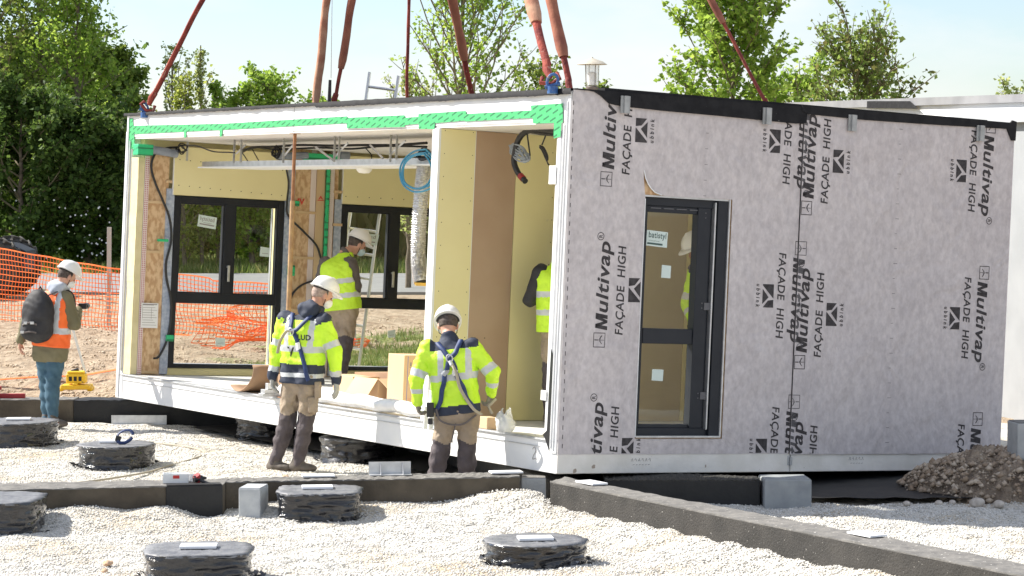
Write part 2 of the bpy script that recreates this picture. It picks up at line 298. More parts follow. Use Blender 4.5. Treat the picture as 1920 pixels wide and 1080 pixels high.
class MB:
    def __init__(s): s.v = []; s.f = []; s.mi = []; s.cur = 0
    def _add(s, vs, fs):
        b = len(s.v); s.v += [tuple(x) for x in vs]
        for f in fs: s.f.append([b + i for i in f]); s.mi.append(s.cur)
        return s
    def box(s, x0, x1, y0, y1, z0, z1, M=None):
        vs = [Vector((x, y, z)) for z in (z0, z1) for y in (y0, y1) for x in (x0, x1)]
        if M is not None: vs = [M @ q for q in vs]
        return s._add(vs, [(0, 2, 3, 1), (4, 5, 7, 6), (0, 1, 5, 4), (2, 6, 7, 3), (0, 4, 6, 2), (1, 3, 7, 5)])
    def cyl(s, a, b, r0, r1=None, n=12): return s.tube([a, b], [r0, r0 if r1 is None else r1], n)
    def tube(s, pts, r, n=8, cap=True, closed=False, flat=1.0, ref=None):
        pts = [Vector(p) for p in pts]; m = len(pts); rr = r if isinstance(r, (list, tuple)) else [r] * m
        up = Vector(ref) if ref else None; rings = []; b = len(s.v); prev = None
        for i, p in enumerate(pts):
            if closed: d = pts[(i + 1) % m] - pts[i - 1]
            else: d = pts[min(i + 1, m - 1)] - pts[max(i - 1, 0)]
            d.normalize()
            if prev is None:
                q = up if up else (Vector((0, 0, 1)) if abs(d.z) < .9 else Vector((1, 0, 0)))
                x = d.cross(q).normalized()
            else:
                x = (prev - d * prev.dot(d))
                x = x.normalized() if x.length > 1e-6 else d.orthogonal().normalized()
            prev = x; y = d.cross(x)
            for j in range(n):
                a = 2 * math.pi * j / n; s.v.append(tuple(p + (x * math.cos(a) + y * math.sin(a) * flat) * rr[i]))
        R = m if closed else m - 1
        for i in range(R):
            i2 = (i + 1) % m
            for j in range(n):
                j2 = (j + 1) % n; s.f.append([b + i * n + j, b + i * n + j2, b + i2 * n + j2, b + i2 * n + j]); s.mi.append(s.cur)
        if cap and not closed:
            s.f.append([b + j for j in range(n)][::-1]); s.mi.append(s.cur); s.f.append([b + (m - 1) * n + j for j in range(n)]); s.mi.append(s.cur)
        return s
    def lathe(s, prof, c=(0, 0, 0), n=24, axis=None):
        b = len(s.v); m = len(prof)
        for r, z in prof:
            for j in range(n):
                a = 2 * math.pi * j / n; q = Vector((r * math.cos(a), r * math.sin(a), z))
                if axis is not None: q = axis @ q
                s.v.append(tuple(q + Vector(c)))
        for i in range(m - 1):
            for j in range(n):
                j2 = (j + 1) % n; s.f.append([b + i * n + j, b + i * n + j2, b + (i + 1) * n + j2, b + (i + 1) * n + j]); s.mi.append(s.cur)
        s.f.append([b + j for j in range(n)][::-1]); s.f.append([b + (m - 1) * n + j for j in range(n)]); s.mi += [s.cur] * 2
        return s
    def prism(s, poly, to3, depth):          # poly: 2-D outline, to3(a,b,t) -> 3-D
        n = len(poly); vs = [to3(a, b, 0) for a, b in poly] + [to3(a, b, depth) for a, b in poly]
        from mathutils.geometry import tessellate_polygon
        tr = tessellate_polygon([[Vector((a, b, 0)) for a, b in poly]])
        fs = [tuple(t) for t in tr] + [tuple(i + n for i in t[::-1]) for t in tr] + [(i, (i + 1) % n, (i + 1) % n + n, i + n) for i in range(n)]
        return s._add(vs, fs)
    def build(s, name, mats, parent=None, smooth=False, bevel=0, loc=None):
        if name in SPLIT and parent is not None:      # every separate piece becomes a part of its own
            up_ = list(range(len(s.v)))
            def find(i):
                while up_[i] != i: up_[i] = up_[up_[i]]; i = up_[i]
                return i
            for f in s.f:
                for q in f[1:]: up_[find(q)] = find(f[0])
            G = {}
            for k, f in enumerate(s.f): G.setdefault(find(f[0]), []).append(k)
            if len(G) > 1:
                o = None
                for ks in G.values():
                    m2 = MB(); mp = {}
                    for k in ks:
                        for q in s.f[k]:
                            if q not in mp: mp[q] = len(m2.v); m2.v.append(s.v[q])
                        m2.f.append([mp[q] for q in s.f[k]]); m2.mi.append(s.mi[k])
                    o = m2._build(name, mats, parent, smooth, bevel, loc)
                return o
        return s._build(name, mats, parent, smooth, bevel, loc)
    def _build(s, name, mats, parent=None, smooth=False, bevel=0, loc=None):
        me = bpy.data.meshes.new(name); me.from_pydata(s.v, [], s.f)
        if not isinstance(mats, (list, tuple)): mats = [mats]
        for m in mats: me.materials.append(m)
        if len(mats) > 1: me.polygons.foreach_set('material_index', s.mi)
        import bmesh
        bm = bmesh.new(); bm.from_mesh(me); bmesh.ops.recalc_face_normals(bm, faces=bm.faces); bm.to_mesh(me); bm.free()
        if smooth:
            me.polygons.foreach_set('use_smooth', [True] * len(me.polygons)); me.set_sharp_from_angle(angle=math.radians(40))
        o = bpy.data.objects.new(name, me)
        if loc is not None: o.location = loc
        link(o, parent)
        if bevel:
            b = o.modifiers.new('bevel', 'BEVEL'); b.width = bevel; b.segments = 2; b.limit_method = 'ANGLE'
        return o
def spline(pts, n=8):
    P = [Vector(p) for p in pts]; P = [P[0] * 2 - P[1]] + P + [P[-1] * 2 - P[-2]]; out = []
    for i in range(1, len(P) - 2):
        for k in range(n):
            t = k / n; a, b, c, d = P[i - 1:i + 3]
            out.append(.5 * ((2 * b) + (c - a) * t + (2 * a - 5 * b + 4 * c - d) * t * t + (3 * b - a - 3 * c + d) * t ** 3))
    out.append(P[-2]); return out
def text_mesh(txt, size, bold=0, shear=0, res=4):
    cu = bpy.data.curves.new('lettering', 'FONT'); cu.body = txt; cu.size = size; cu.offset = bold; cu.shear = shear; cu.resolution_u = res; cu.space_character = 1.06
    o = bpy.data.objects.new('lettering', cu); COL.objects.link(o); dg = bpy.context.evaluated_depsgraph_get(); dg.update()
    me = o.evaluated_get(dg).to_mesh(); V = np.array([v.co[:] for v in me.vertices]).reshape(-1, 3); F = [list(p.vertices) for p in me.polygons]
    o.evaluated_get(dg).to_mesh_clear(); bpy.data.objects.remove(o); bpy.data.curves.remove(cu); return V, F
def place_text(mb, txt, a0, a1, b0, b1, f, bold=0, shear=0):   # fit text to the box a0..a1 along the line, b0..b1 across, f(a,b)->3-D
    V, F = text_mesh(txt, 1, bold, shear)
    if not len(V): return
    mn = V.min(0); mx = V.max(0); vs = [f(a0 + (v[0] - mn[0]) / (mx[0] - mn[0]) * (a1 - a0), b0 + (v[1] - mn[1]) / (mx[1] - mn[1]) * (b1 - b0)) for v in V]
    mb._add(vs, F)
TAPE_POLYS = [[(0.0, 8.813, 2.964), (0.0, 6.438, 2.941), (0.0, 3.795, 2.958), (0.0, 3.789, 2.894), (0.0, 6.308, 2.879), (0.0, 8.804, 2.871)], [(0.0, 8.822, 3.045), (0.0, 8.721, 3.043), (0.0, 8.629, 2.712), (0.0, 8.788, 2.714)], [(0.0, 7.384, 2.904), (0.0, 7.331, 2.903), (0.0, 7.322, 2.814), (0.0, 7.375, 2.815)], [(0.0, 6.522, 2.904), (0.0, 6.459, 2.903), (0.0, 6.45, 2.811), (0.0, 6.513, 2.812)], [(0.0, 3.814, 2.944), (0.0, 2.71, 2.944), (0.0, 2.701, 2.839), (0.0, 3.785, 2.845)], [(0.0, 2.727, 2.921), (0.0, 2.441, 2.924), (0.0, 2.435, 2.863), (0.0, 2.721, 2.854)], [(0.0, 2.462, 2.948), (0.0, 1.644, 2.957), (0.0, 1.629, 2.874), (0.0, 2.164, 2.862), (0.0, 2.169, 2.811), (0.0, 2.441, 2.816)], [(0.0, 1.651, 2.93), (0.0, 0.574, 2.936), (0.0, 0.569, 2.874), (0.0, 1.646, 2.866)], [(0.0, 0.602, 2.976), (0.0, 0.118, 2.981), (0.0, 0.106, 2.826), (0.0, 0.548, 2.826)], [(0.0, 0.234, 2.837), (0.0, 0.122, 2.835), (0.0, 0.129, 2.714), (0.0, 0.231, 2.699)]]
CAB_LEFT = [(0.437, 8.5, 2.753), (0.305, 8.5, 2.734), (0.17, 8.5, 2.657), (0.139, 8.5, 2.511), (0.197, 8.5, 2.341), (0.286, 8.5, 2.172), (0.377, 8.5, 1.973), (0.407, 8.5, 1.742), (0.36, 8.5, 1.509), (0.368, 8.5, 1.335), (0.429, 8.5, 1.105), (0.44, 8.5, 0.873), (0.4, 8.5, 0.639), (0.319, 8.5, 0.475), (0.257, 8.5, 0.451)]
CAB_MID = [(1.767, 8.5, 2.581), (1.801, 8.5, 2.422), (1.791, 8.5, 2.214), (1.818, 8.5, 2.066), (2.02, 8.5, 1.896), (2.181, 8.5, 1.753), (2.249, 8.5, 1.605)]
CAB_MID2 = [(2.179, 8.5, 1.363), (2.014, 8.5, 1.298), (1.906, 8.5, 1.193), (1.866, 8.5, 1.055)]
COIL1 = [(0.42, 8.504, 2.741), (0.42, 8.397, 2.786), (0.42, 8.23, 2.761), (0.42, 8.224, 2.703), (0.42, 8.359, 2.681), (0.42, 8.473, 2.717)]
CAB_TOP1 = [(0.42, 8.438, 2.775), (0.42, 7.959, 2.757), (0.42, 7.554, 2.696), (0.42, 7.036, 2.679)]
CAB_TOP2 = [(0.8, 7.672, 2.725), (0.8, 7.316, 2.76), (0.8, 6.877, 2.761), (0.8, 6.332, 2.771), (0.8, 5.629, 2.756), (0.8, 4.959, 2.753), (0.8, 4.317, 2.745), (0.8, 3.703, 2.758)]
CAB_TOP3 = [(0.95, 7.942, 2.725), (0.95, 7.687, 2.774), (0.95, 7.113, 2.744), (0.95, 6.146, 2.75), (0.95, 5.456, 2.731), (0.95, 4.798, 2.75), (0.95, 3.961, 2.734)]
CAB_DROP = [[(1.0, 8.086, 2.741), (1.0, 7.891, 2.618)], [(1.0, 7.827, 2.767), (1.0, 7.632, 2.622)], [(1.0, 5.282, 2.748), (1.0, 5.143, 2.672), (1.0, 5.138, 2.62)], [(1.0, 7.278, 2.777), (1.0, 7.309, 2.704), (1.0, 7.203, 2.647), (1.0, 7.052, 2.629)]]
COIL2 = [(0.78, 6.873, 2.743), (0.78, 6.777, 2.775), (0.78, 6.698, 2.719), (0.78, 6.717, 2.653), (0.78, 6.814, 2.642), (0.78, 6.88, 2.687)]
COIL3 = [(0.5, 3.35, 2.652), (0.5, 3.224, 2.68), (0.5, 3.114, 2.649), (0.5, 3.09, 2.595), (0.5, 3.215, 2.577), (0.5, 3.325, 2.597)]
HOSE = [(0.45, 3.087, 2.661), (0.45, 3.331, 2.649), (0.45, 3.495, 2.576), (0.45, 3.567, 2.478), (0.45, 3.515, 2.354), (0.45, 3.33, 2.29), (0.45, 3.104, 2.296), (0.45, 2.943, 2.349), (0.45, 2.896, 2.465), (0.45, 2.963, 2.582)]
HANG = [[(0.5, 7.049, 2.806), (0.5, 7.042, 2.601)], [(0.5, 7.216, 2.82), (0.5, 7.182, 2.596)], [(0.5, 6.069, 2.825), (0.5, 6.047, 2.588)], [(0.5, 4.88, 2.828), (0.5, 4.86, 2.61)], [(0.5, 3.737, 2.83), (0.5, 3.717, 2.606)], [(0.5, 8.382, 2.819), (0.5, 8.363, 2.628)], [(0.5, 4.972, 2.757), (0.5, 4.957, 2.59)], [(0.5, 3.852, 2.742), (0.5, 3.838, 2.582)]]
BRACE = [[(0.52, 7.205, 2.676), (0.52, 6.998, 2.762)], [(0.52, 6.126, 2.622), (0.52, 5.912, 2.749)], [(0.52, 5.019, 2.613), (0.52, 4.746, 2.755)], [(0.52, 3.879, 2.643), (0.52, 3.614, 2.76)], [(0.52, 5.412, 2.721), (0.52, 5.04, 2.592)], [(0.52, 4.293, 2.729), (0.52, 4.03, 2.599)]]
RAIL = [(0.6, 8.222, 2.604), (0.6, 3.29, 2.568)]
BUND = [(0.5, 0.991, 2.798), (0.5, 1.314, 2.822), (0.5, 1.484, 2.802), (0.5, 1.591, 2.739), (0.5, 1.635, 2.634), (0.5, 1.645, 2.542), (0.5, 1.568, 2.449), (0.5, 1.449, 2.38)]
BUND2 = [(0.5, 0.989, 2.767), (0.5, 1.227, 2.807), (0.5, 1.442, 2.824), (0.5, 1.593, 2.758), (0.5, 1.677, 2.713), (0.5, 1.727, 2.681), (0.5, 1.688, 2.634), (0.5, 1.552, 2.573), (0.5, 1.455, 2.554), (0.5, 1.44, 2.586), (0.5, 1.515, 2.656), (0.5, 1.624, 2.712)]
BUNDY = [(0.5, 1.444, 2.838), (0.5, 1.272, 2.835), (0.5, 1.143, 2.81), (0.5, 0.992, 2.803)]
BUND3 = [(0.5, 1.737, 2.695), (0.5, 1.668, 2.611), (0.5, 1.643, 2.519), (0.5, 1.585, 2.449), (0.5, 1.494, 2.398)]
BUND4 = [(0.5, 1.694, 2.704), (0.5, 1.6, 2.634), (0.5, 1.468, 2.609), (0.5, 1.421, 2.563), (0.5, 1.506, 2.545), (0.5, 1.641, 2.602), (0.5, 1.69, 2.658)]
DROPS = [[(0.5, 1.458, 2.802), (0.5, 1.39, 2.599)], [(0.5, 1.149, 2.778), (0.5, 1.209, 2.689)], [(0.5, 1.243, 2.684), (0.5, 1.169, 2.606), (0.5, 1.104, 2.533), (0.5, 1.086, 2.52)]]
DUCT = [(0.62, 3.405, 2.585), (0.62, 3.438, 2.388), (0.62, 3.462, 2.091), (0.62, 3.466, 1.794), (0.62, 3.439, 1.596), (0.62, 3.377, 1.45)]
ROD = [(0.02, 4.923, 2.784), (0.02, 4.84, 1.153)]
PANEL = [(0.41, 8.52, 2.711), (1.755, 8.52, 2.771), (1.767, 8.52, 2.23), (0.432, 8.52, 2.231)]
OSBROW = [(0.212, 8.54, 2.139), (0.236, 8.54, 1.59), (0.262, 8.54, 1.012), (0.294, 8.54, 0.304), (2.097, 8.54, 2.108), (2.121, 8.54, 1.6), (-0.032, 8.54, 2.703), (0.139, 8.54, 2.771), (0.425, 8.54, 2.707), (2.136, 8.54, 2.709), (2.201, 8.54, 2.761), (2.469, 8.54, 2.83)]
SHEETP = [(0.095, 8.52, 1.043), (0.296, 8.52, 1.036), (0.289, 8.52, 0.775), (0.089, 8.52, 0.777)]
REDPR = [(1.914, 8.52, 2.219), (2.032, 8.52, 2.273), (2.131, 8.52, 2.313), (2.229, 8.52, 2.234)]
STICK1 = [(0.751, 8.6, 2.035), (0.971, 8.6, 2.01), (0.958, 8.6, 1.88), (0.738, 8.6, 1.906)]
STICKS = [[(1.52, 8.6, 1.713), (1.633, 8.6, 1.7), (1.631, 8.6, 1.599), (1.512, 8.6, 1.606)], [(1.013, 8.6, 0.687), (1.129, 8.6, 0.689), (1.133, 8.6, 0.601), (1.017, 8.6, 0.599)]]
STICK2 = [(2.689, 8.6, 1.922), (3.015, 8.6, 1.905), (2.986, 8.6, 1.782), (2.688, 8.6, 1.801)]
STICKS2 = [[(3.18, 8.6, 0.81), (3.277, 8.6, 0.824), (3.281, 8.6, 0.738), (3.183, 8.6, 0.73)]]
LADDERP = [(-1.67, 30.2, 3.58), (-1.62, 30.2, 3.82), (-1.38, 30.2, 3.58), (-1.32, 30.2, 3.81), (-1.84, 30.2, 1.9), (-1.51, 30.2, 1.9)]
WINP = [(0.537, 8.56, 2.137), (1.062, 8.56, 2.144), (1.106, 8.56, 1.21), (0.567, 8.56, 1.194), (1.186, 8.56, 2.138), (1.658, 8.56, 2.148), (1.691, 8.56, 1.161), (1.212, 8.56, 1.148), (0.522, 8.56, 1.058), (1.642, 8.56, 1.088), (1.654, 8.56, 0.398), (0.521, 8.56, 0.37), (2.616, 8.56, 2.131), (3.12, 8.56, 2.142), (3.14, 8.56, 1.165), (3.261, 8.56, 2.13), (3.288, 8.56, 1.151)]
SLINGS = [((-3.943, 28.114, 3.37), 'red lifting sling at the far left corner of the roof, leaning right', .06, None, 's', (-.776, 26.182, 8.9)),
 ((-2.04, 27.022, 3.33), 'pale orange sleeved sling, left one of the close pair above the rusty prop', .056, (.02, 1), 'p', (-1.332, 26.069, 8.9)),
 ((-1.865, 27.228, 3.33), 'darker sleeved sling with a bare red lower end, right one of the close pair', .054, (.085, 1), 's', (-.827, 26.09, 8.9)),
 ((-1.155, 28.614, 3.3), 'narrow bare red sling hanging vertically near the ladder', .05, None, 's', (-.925, 26.307, 8.9)),
 ((-.373, 29.753, 3.2), 'thin sling leaning left in front of the middle tree, tied with a black band', .052, (.14, 1), 's', (-1.506, 26.543, 8.9)),
 ((.327, 21.115, 3.38), 'sling whose wide pale sleeve ends above a blue shackle on the near corner', .06, (.1, 1), 'p', (-.93, 26.304, 8.9)),
 ((.544, 23.218, 3.33), 'sleeved sling on the near corner, the one closest to the lamp', .052, (.073, 1), 's', (-.541, 26.057, 8.9)),
 ((2.526, 24.963, 3.2), 'red sling leaning left in front of the bright green right tree', .045, (.166, 1), 's', (-.476, 25.99, 8.9))]
# ------------------------------------------------------------------ terrain: ground sheet with a pit for the gravel, gravel bed, road
def terr(X, Y):
    """height of the site ground outside the gravel pit"""
    z = .2 + .05 * np.sin(X * .9 + Y * .35) + .03 * np.sin(X * 2.3 - Y * 1.1 + 1) + .02 * np.sin(X * 5.1 + Y * 4.3)
    z = np.where(Y > 55, .2, z); z = np.where((X > 3.2) & (Y < 42), -.28, z); return z
def ground():
    xs = np.concatenate([[-900, -400, -150, -70, -45, -30], np.arange(-22, 14.01, .25), [18, 30, 45, 70, 150, 400, 900]])
    ys = np.concatenate([[-60, -20, 0, 5], np.arange(8, 28.61, 1.03), [28.75], np.arange(29, 56, .25), np.arange(56, 80, 2), [90, 110, 150, 300, 700, 1500]])
    X, Y = np.meshgrid(xs, ys); Z = terr(X, Y)
    clod = np.array([[noise.fractal(Vector((x * 1.7, y * 1.7, 3)), 1, 2, 4) * .08 if (-22 <= x <= 14 and 28.7 < y < 56) else 0 for x in xs] for y in ys])
    Z = Z + clod; pit = (Y < 28.7); Z = np.where(pit, -.3, Z)
    nx = len(xs); ny = len(ys); V = np.stack([X, Y, Z], -1).reshape(-1, 3)
    i, j = np.meshgrid(np.arange(nx - 1), np.arange(ny - 1)); a = (j * nx + i).ravel()
    o = np_mesh('ground', V, np.stack([a, a + 1, a + nx + 1, a + nx], 1), GROUND, smooth=True); tag(o, kind='structure')
ground()
def gz(x, y):
    h = .012 * np.sin(x * 1.9 + y * .8) + .01 * np.sin(x * 3.1 - y * 2.3 + 2 * np.sin(x * .7)) + .007 * np.sin(x * 7 + y * 5 + 2 * np.sin(y * 2))+ .006 * np.sin(x * 13 - y * 11)
    # gravel banked against the front of the beams
    fr = np.where(x < -2.256, 20.28 + .212 * (x + 2.256), 20.5 + .164 * (x + 2.256)); q = fr - y
    hh = np.where(x < -2.2, .13, .085) * (.85 + .12 * np.sin(x * 3.7 + 1) + .07 * np.sin(x * 11)) * (1 - .75 * np.exp(-((x + 2.35) / .2) ** 2))
    h = h + hh * np.where(q > -.05, np.exp(-(np.maximum(q, 0) / .5) ** 2), 0) * (x < .3)
    # gravel heaped against the long diagonal beam
    d = (x - .3) * .862 + (y - 20.55) * .507
    h = h + .1 * np.exp(-((d + .1) / .35) ** 2) * (np.sin(y * 5) * .15 + .85 + .08 * np.sin(y * 17)) * (y < 20.8) * (d < .05)
    return h
def gravel():
    xs = np.arange(-9, 9.01, .06); ys = np.concatenate([np.arange(6, 13, .25), np.arange(13, 28.36, .06)])
    X, Y = np.meshgrid(xs, ys); Z = gz(X, Y) + RNG.normal(0, .003, X.shape)
    nx = len(xs); ny = len(ys); V = np.stack([X, Y, Z], -1).reshape(-1, 3)
    i, j = np.meshgrid(np.arange(nx - 1), np.arange(ny - 1)); a = (j * nx + i).ravel()
    o = np_mesh('gravel_bed', V, np.stack([a, a + 1, a + nx + 1, a + nx], 1), GRAVEL, smooth=True); tag(o, kind='structure')
gravel()
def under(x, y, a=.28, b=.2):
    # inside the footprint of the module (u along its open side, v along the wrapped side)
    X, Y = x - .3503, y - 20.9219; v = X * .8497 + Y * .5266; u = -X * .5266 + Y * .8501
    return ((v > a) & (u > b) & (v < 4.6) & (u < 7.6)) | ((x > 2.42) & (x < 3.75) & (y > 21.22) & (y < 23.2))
def scatter(name, n, xr, yr, zf, r0, r1, m, label, cat, power=1.0, flat=.75, cull=None):
    x = RNG.uniform(*xr, n); t = RNG.uniform(0, 1, n) ** power; y = yr[0] + (yr[1] - yr[0]) * t
    if cull is not None: k = ~cull(x, y); x, y = x[k], y[k]; n = len(x)
    r = r0 + (r1 - r0) * RNG.uniform(0, 1, n) ** (1 if r1 < .02 else 3.5) * (1 + .6 * (RNG.uniform(0, 1, n) > .96))
    base = np.array([[1, 0, 0], [0, 1, 0], [-1, 0, 0], [0, -1, 0], [0, 0, 1], [0, 0, -1]], float)
    V = base[None] * RNG.uniform(.75, 1.1, (n, 6, 1)) + RNG.normal(0, .12, (n, 6, 3))
    a = RNG.uniform(0, 6.28, n); c, s = np.cos(a), np.sin(a)
    Vx = V[..., 0] * c[:, None] - V[..., 1] * s[:, None]; Vy = V[..., 0] * s[:, None] + V[..., 1] * c[:, None]; V = np.stack([Vx, Vy, V[..., 2] * flat], -1)
    V = V * r[:, None, None] + np.stack([x, y, zf(x, y) + r * .15], -1)[:, None]
    F = np.array([[0, 1, 4], [1, 2, 4], [2, 3, 4], [3, 0, 4], [1, 0, 5], [2, 1, 5], [3, 2, 5], [0, 3, 5]])
    F = (F[None] + (np.arange(n) * 6)[:, None, None]).reshape(-1, 3)
    o = np_mesh(name, V.reshape(-1, 3), F, m); return tag(o, label, cat, kind='stuff')
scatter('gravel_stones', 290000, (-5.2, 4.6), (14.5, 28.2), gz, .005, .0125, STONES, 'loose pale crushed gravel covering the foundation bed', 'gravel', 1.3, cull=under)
def shade_sheet():  # near-black sheet that paints the deep shade under and before the module
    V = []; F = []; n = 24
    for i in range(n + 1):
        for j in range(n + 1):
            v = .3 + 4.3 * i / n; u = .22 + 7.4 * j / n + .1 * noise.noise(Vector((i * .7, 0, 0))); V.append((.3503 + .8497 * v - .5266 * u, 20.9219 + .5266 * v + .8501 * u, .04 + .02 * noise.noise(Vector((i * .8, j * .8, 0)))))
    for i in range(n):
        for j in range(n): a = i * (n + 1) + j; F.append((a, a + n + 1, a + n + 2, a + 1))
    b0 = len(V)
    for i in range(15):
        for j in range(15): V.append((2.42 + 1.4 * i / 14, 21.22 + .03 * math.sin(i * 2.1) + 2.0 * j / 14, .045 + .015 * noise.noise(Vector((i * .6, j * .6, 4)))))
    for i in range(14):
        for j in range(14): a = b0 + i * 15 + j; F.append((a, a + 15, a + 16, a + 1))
    tag(np_mesh('painted_shade_sheet', V, F, BITU_SHADE), kind='structure')
shade_sheet()
scatter('dirt_clods', 26000, (-9, 5.5), (28.9, 46), lambda x, y: terr(x, y) + .0, .01, .035, DIRTST, 'loose brown clods and stones on the dug ground behind', 'dirt clods', 1.3)
road = MB(); road.box(-120, 120, 57.5, 70, .0, .262); tag(road.build('road', ROAD), kind='structure')
# grass blades on the green patch seen through the windows
def grass(name, n, xr, yr, h0, h1, m, label, zf, keep=None):
    x = RNG.uniform(*xr, n); y = RNG.uniform(*yr, n)
    if keep is not None: k = keep(x, y); x, y = x[k], y[k]; n = len(x)
    h = RNG.uniform(h0, h1, n); a = RNG.uniform(0, 6.28, n); w = h * .13
    z = zf(x, y); dx, dy = np.cos(a) * w, np.sin(a) * w; lx, ly = RNG.normal(0, .35, n) * h, RNG.normal(0, .35, n) * h
    V = np.stack([np.stack([x - dx, y - dy, z - .02], -1), np.stack([x + dx, y + dy, z - .02], -1), np.stack([x + lx, y + ly, z + h], -1)], 1).reshape(-1, 3)
    return tag(np_mesh(name, V, np.arange(n * 3).reshape(-1, 3), m), label, 'grass', kind='stuff')
GRASSM = leaf_mat('grass_blade', (.07, .13, .02), (.14, .2, .05), (.3, .3, .12), .3)
REEDM = leaf_mat('reed_blade', (.16, .2, .06), (.3, .3, .13), (.5, .45, .27), .3)
grass('grass', 60000, (-3.4, 2.5), (30.5, 43), .03, .1, GRASSM, 'short green grass seen through the right window', terr, lambda x, y: (np.sin(x * 3 + y * 2) + np.sin(x * 7 - y * 3) + (x + 3.4) * 2 - np.maximum(0, y - 37) * .8) > RNG.uniform(-1, 3, len(x)))
grass('verge_grass', 30000, (-22, 6), (70.2, 82), .1, .35, GRASSM, 'grass verge beyond the grey road', lambda x, y: x * 0 + .2)
grass('tall_reeds', 26000, (-6, -.5), (80, 84), .8, 3.4, REEDM, 'tall pale grasses at the wood edge seen through the right window', lambda x, y: x * 0 + .2)
# ------------------------------------------------------------------ foundation beams, pads, blocks
def quad_prism(c4, z0, z1):
    mb = MB(); vs = [(x, y, z0) for x, y in c4] + [(x, y, z1) for x, y in c4]
    return mb._add(vs, [(3, 2, 1, 0), (4, 5, 6, 7), (0, 1, 5, 4), (1, 2, 6, 5), (2, 3, 7, 6), (3, 0, 4, 7)])
def beam(name, c4, z1, m, label, topm=None, bevel=.006):
    o = empty(name, (sum(c[0] for c in c4) / 4, sum(c[1] for c in c4) / 4, 0), label, 'foundation beam')
    ox, oy = o.location.x, o.location.y; c = [(x - ox, y - oy) for x, y in c4]
    mb = MB(); N = 40
    # subdivided along its length so the top edge can be uneven
    def P(t, s, z): a = Vector(c[0]).lerp(Vector(c[1]), t); b = Vector(c[3]).lerp(Vector(c[2]), t); q = a.lerp(b, s); return (q.x, q.y, z)
    for i in range(N):
        pass
    base = quad_prism(c, -.25, z1 - .006).build('beam_body', m, o, bevel=bevel)
    V = []; F = []; S = 5
    for i in range(N * 2 + 1):
        for j in range(S + 1):
            t = i / (N * 2); s = -.004 + 1.008 * j / S; q = P(t, s, 0)
            ej = random.uniform(-.009, .004) * (1 if j == S else -1 if j == 0 else 0); V.append((q[0], q[1] + ej, z1 + random.uniform(-.005, .005)))
    n1 = len(V)
    for i in range(N * 2 + 1):
        for j in range(S + 1):
            q = V[i * (S + 1) + j]; V.append((q[0], q[1], z1 - .01))
    def I(i, j, l=0): return l * n1 + i * (S + 1) + j
    for i in range(N * 2):
        for j in range(S): F.append((I(i, j), I(i + 1, j), I(i + 1, j + 1), I(i, j + 1)))
        F.append((I(i, 0, 1), I(i + 1, 0, 1), I(i + 1, 0), I(i, 0))); F.append((I(i, S), I(i + 1, S), I(i + 1, S, 1), I(i, S, 1)))
    for j in range(S): F.append((I(0, j, 1), I(0, j), I(0, j + 1), I(0, j + 1, 1))); F.append((I(N * 2, j), I(N * 2, j, 1), I(N * 2, j + 1, 1), I(N * 2, j + 1)))
    mb._add(V, F); mb.build('beam_cap', topm or CONCT, o)
    return o
GA = 'concrete foundation beams around the gravel bed'
beam('foundation_beam', [(-6.5, 19.38), (-2.256, 20.28), (-2.256, 20.72), (-6.5, 19.9)], .26, CONC, 'brown grey concrete beam crossing the gravel at the left, with a white box of parts on its end')['group'] = GA
beam('foundation_beam', [(-2.2555, 20.5), (.06, 20.88), (.06, 21.27), (-2.255, 20.78)], .257, CONC, 'concrete beam in front of the two men in yellow jackets, with a steel bracket on top')['group'] = GA
beam('foundation_beam', [(.3, 20.53), (3.6, 14.5), (3.78, 14.92), (.42, 20.82)], .26, CONCD, 'long dark beam splashed with white running to the lower right corner')['group'] = GA
beam('foundation_beam', [(-9, 28.42), (-4.78, 28.42), (-4.78, 28.8), (-9, 28.8)], .26, CONC, 'concrete beam at the back left behind the man with the backpack')['group'] = GA
beam('foundation_beam', [(-4.775, 28.4), (-1.2, 28.4), (-1.2, 28.8), (-4.775, 28.8)], .255, BITU_SHADE, 'black painted beam at the back running under the module corner', topm=BITU_SHADE)['group'] = GA
beam('foundation_beam', [(.75, 21.02), (2.0, 21.0), (2.0, 21.3), (.75, 21.7)], .215, BITU_SHADE, 'short black beam in the shade next to the grey block', topm=CONCD)['group'] = GA
beam('foundation_beam', [(-1.6, 26.2), (4.5, 25.6), (4.5, 26.1), (-1.6, 26.7)], .1, BITU_SHADE, 'black beam deep in the shade under the module', topm=BITU_SHADE)['group'] = GA  # extra black beam, added so the space under the module goes dark
beam('foundation_beam', [(.36, 21.0), (.62, 21.0), (-.6, 25.1), (-1.0, 25.1)], .2, BITU_SHADE, 'black beam running back under the open side of the module', topm=BITU_SHADE)['group'] = GA
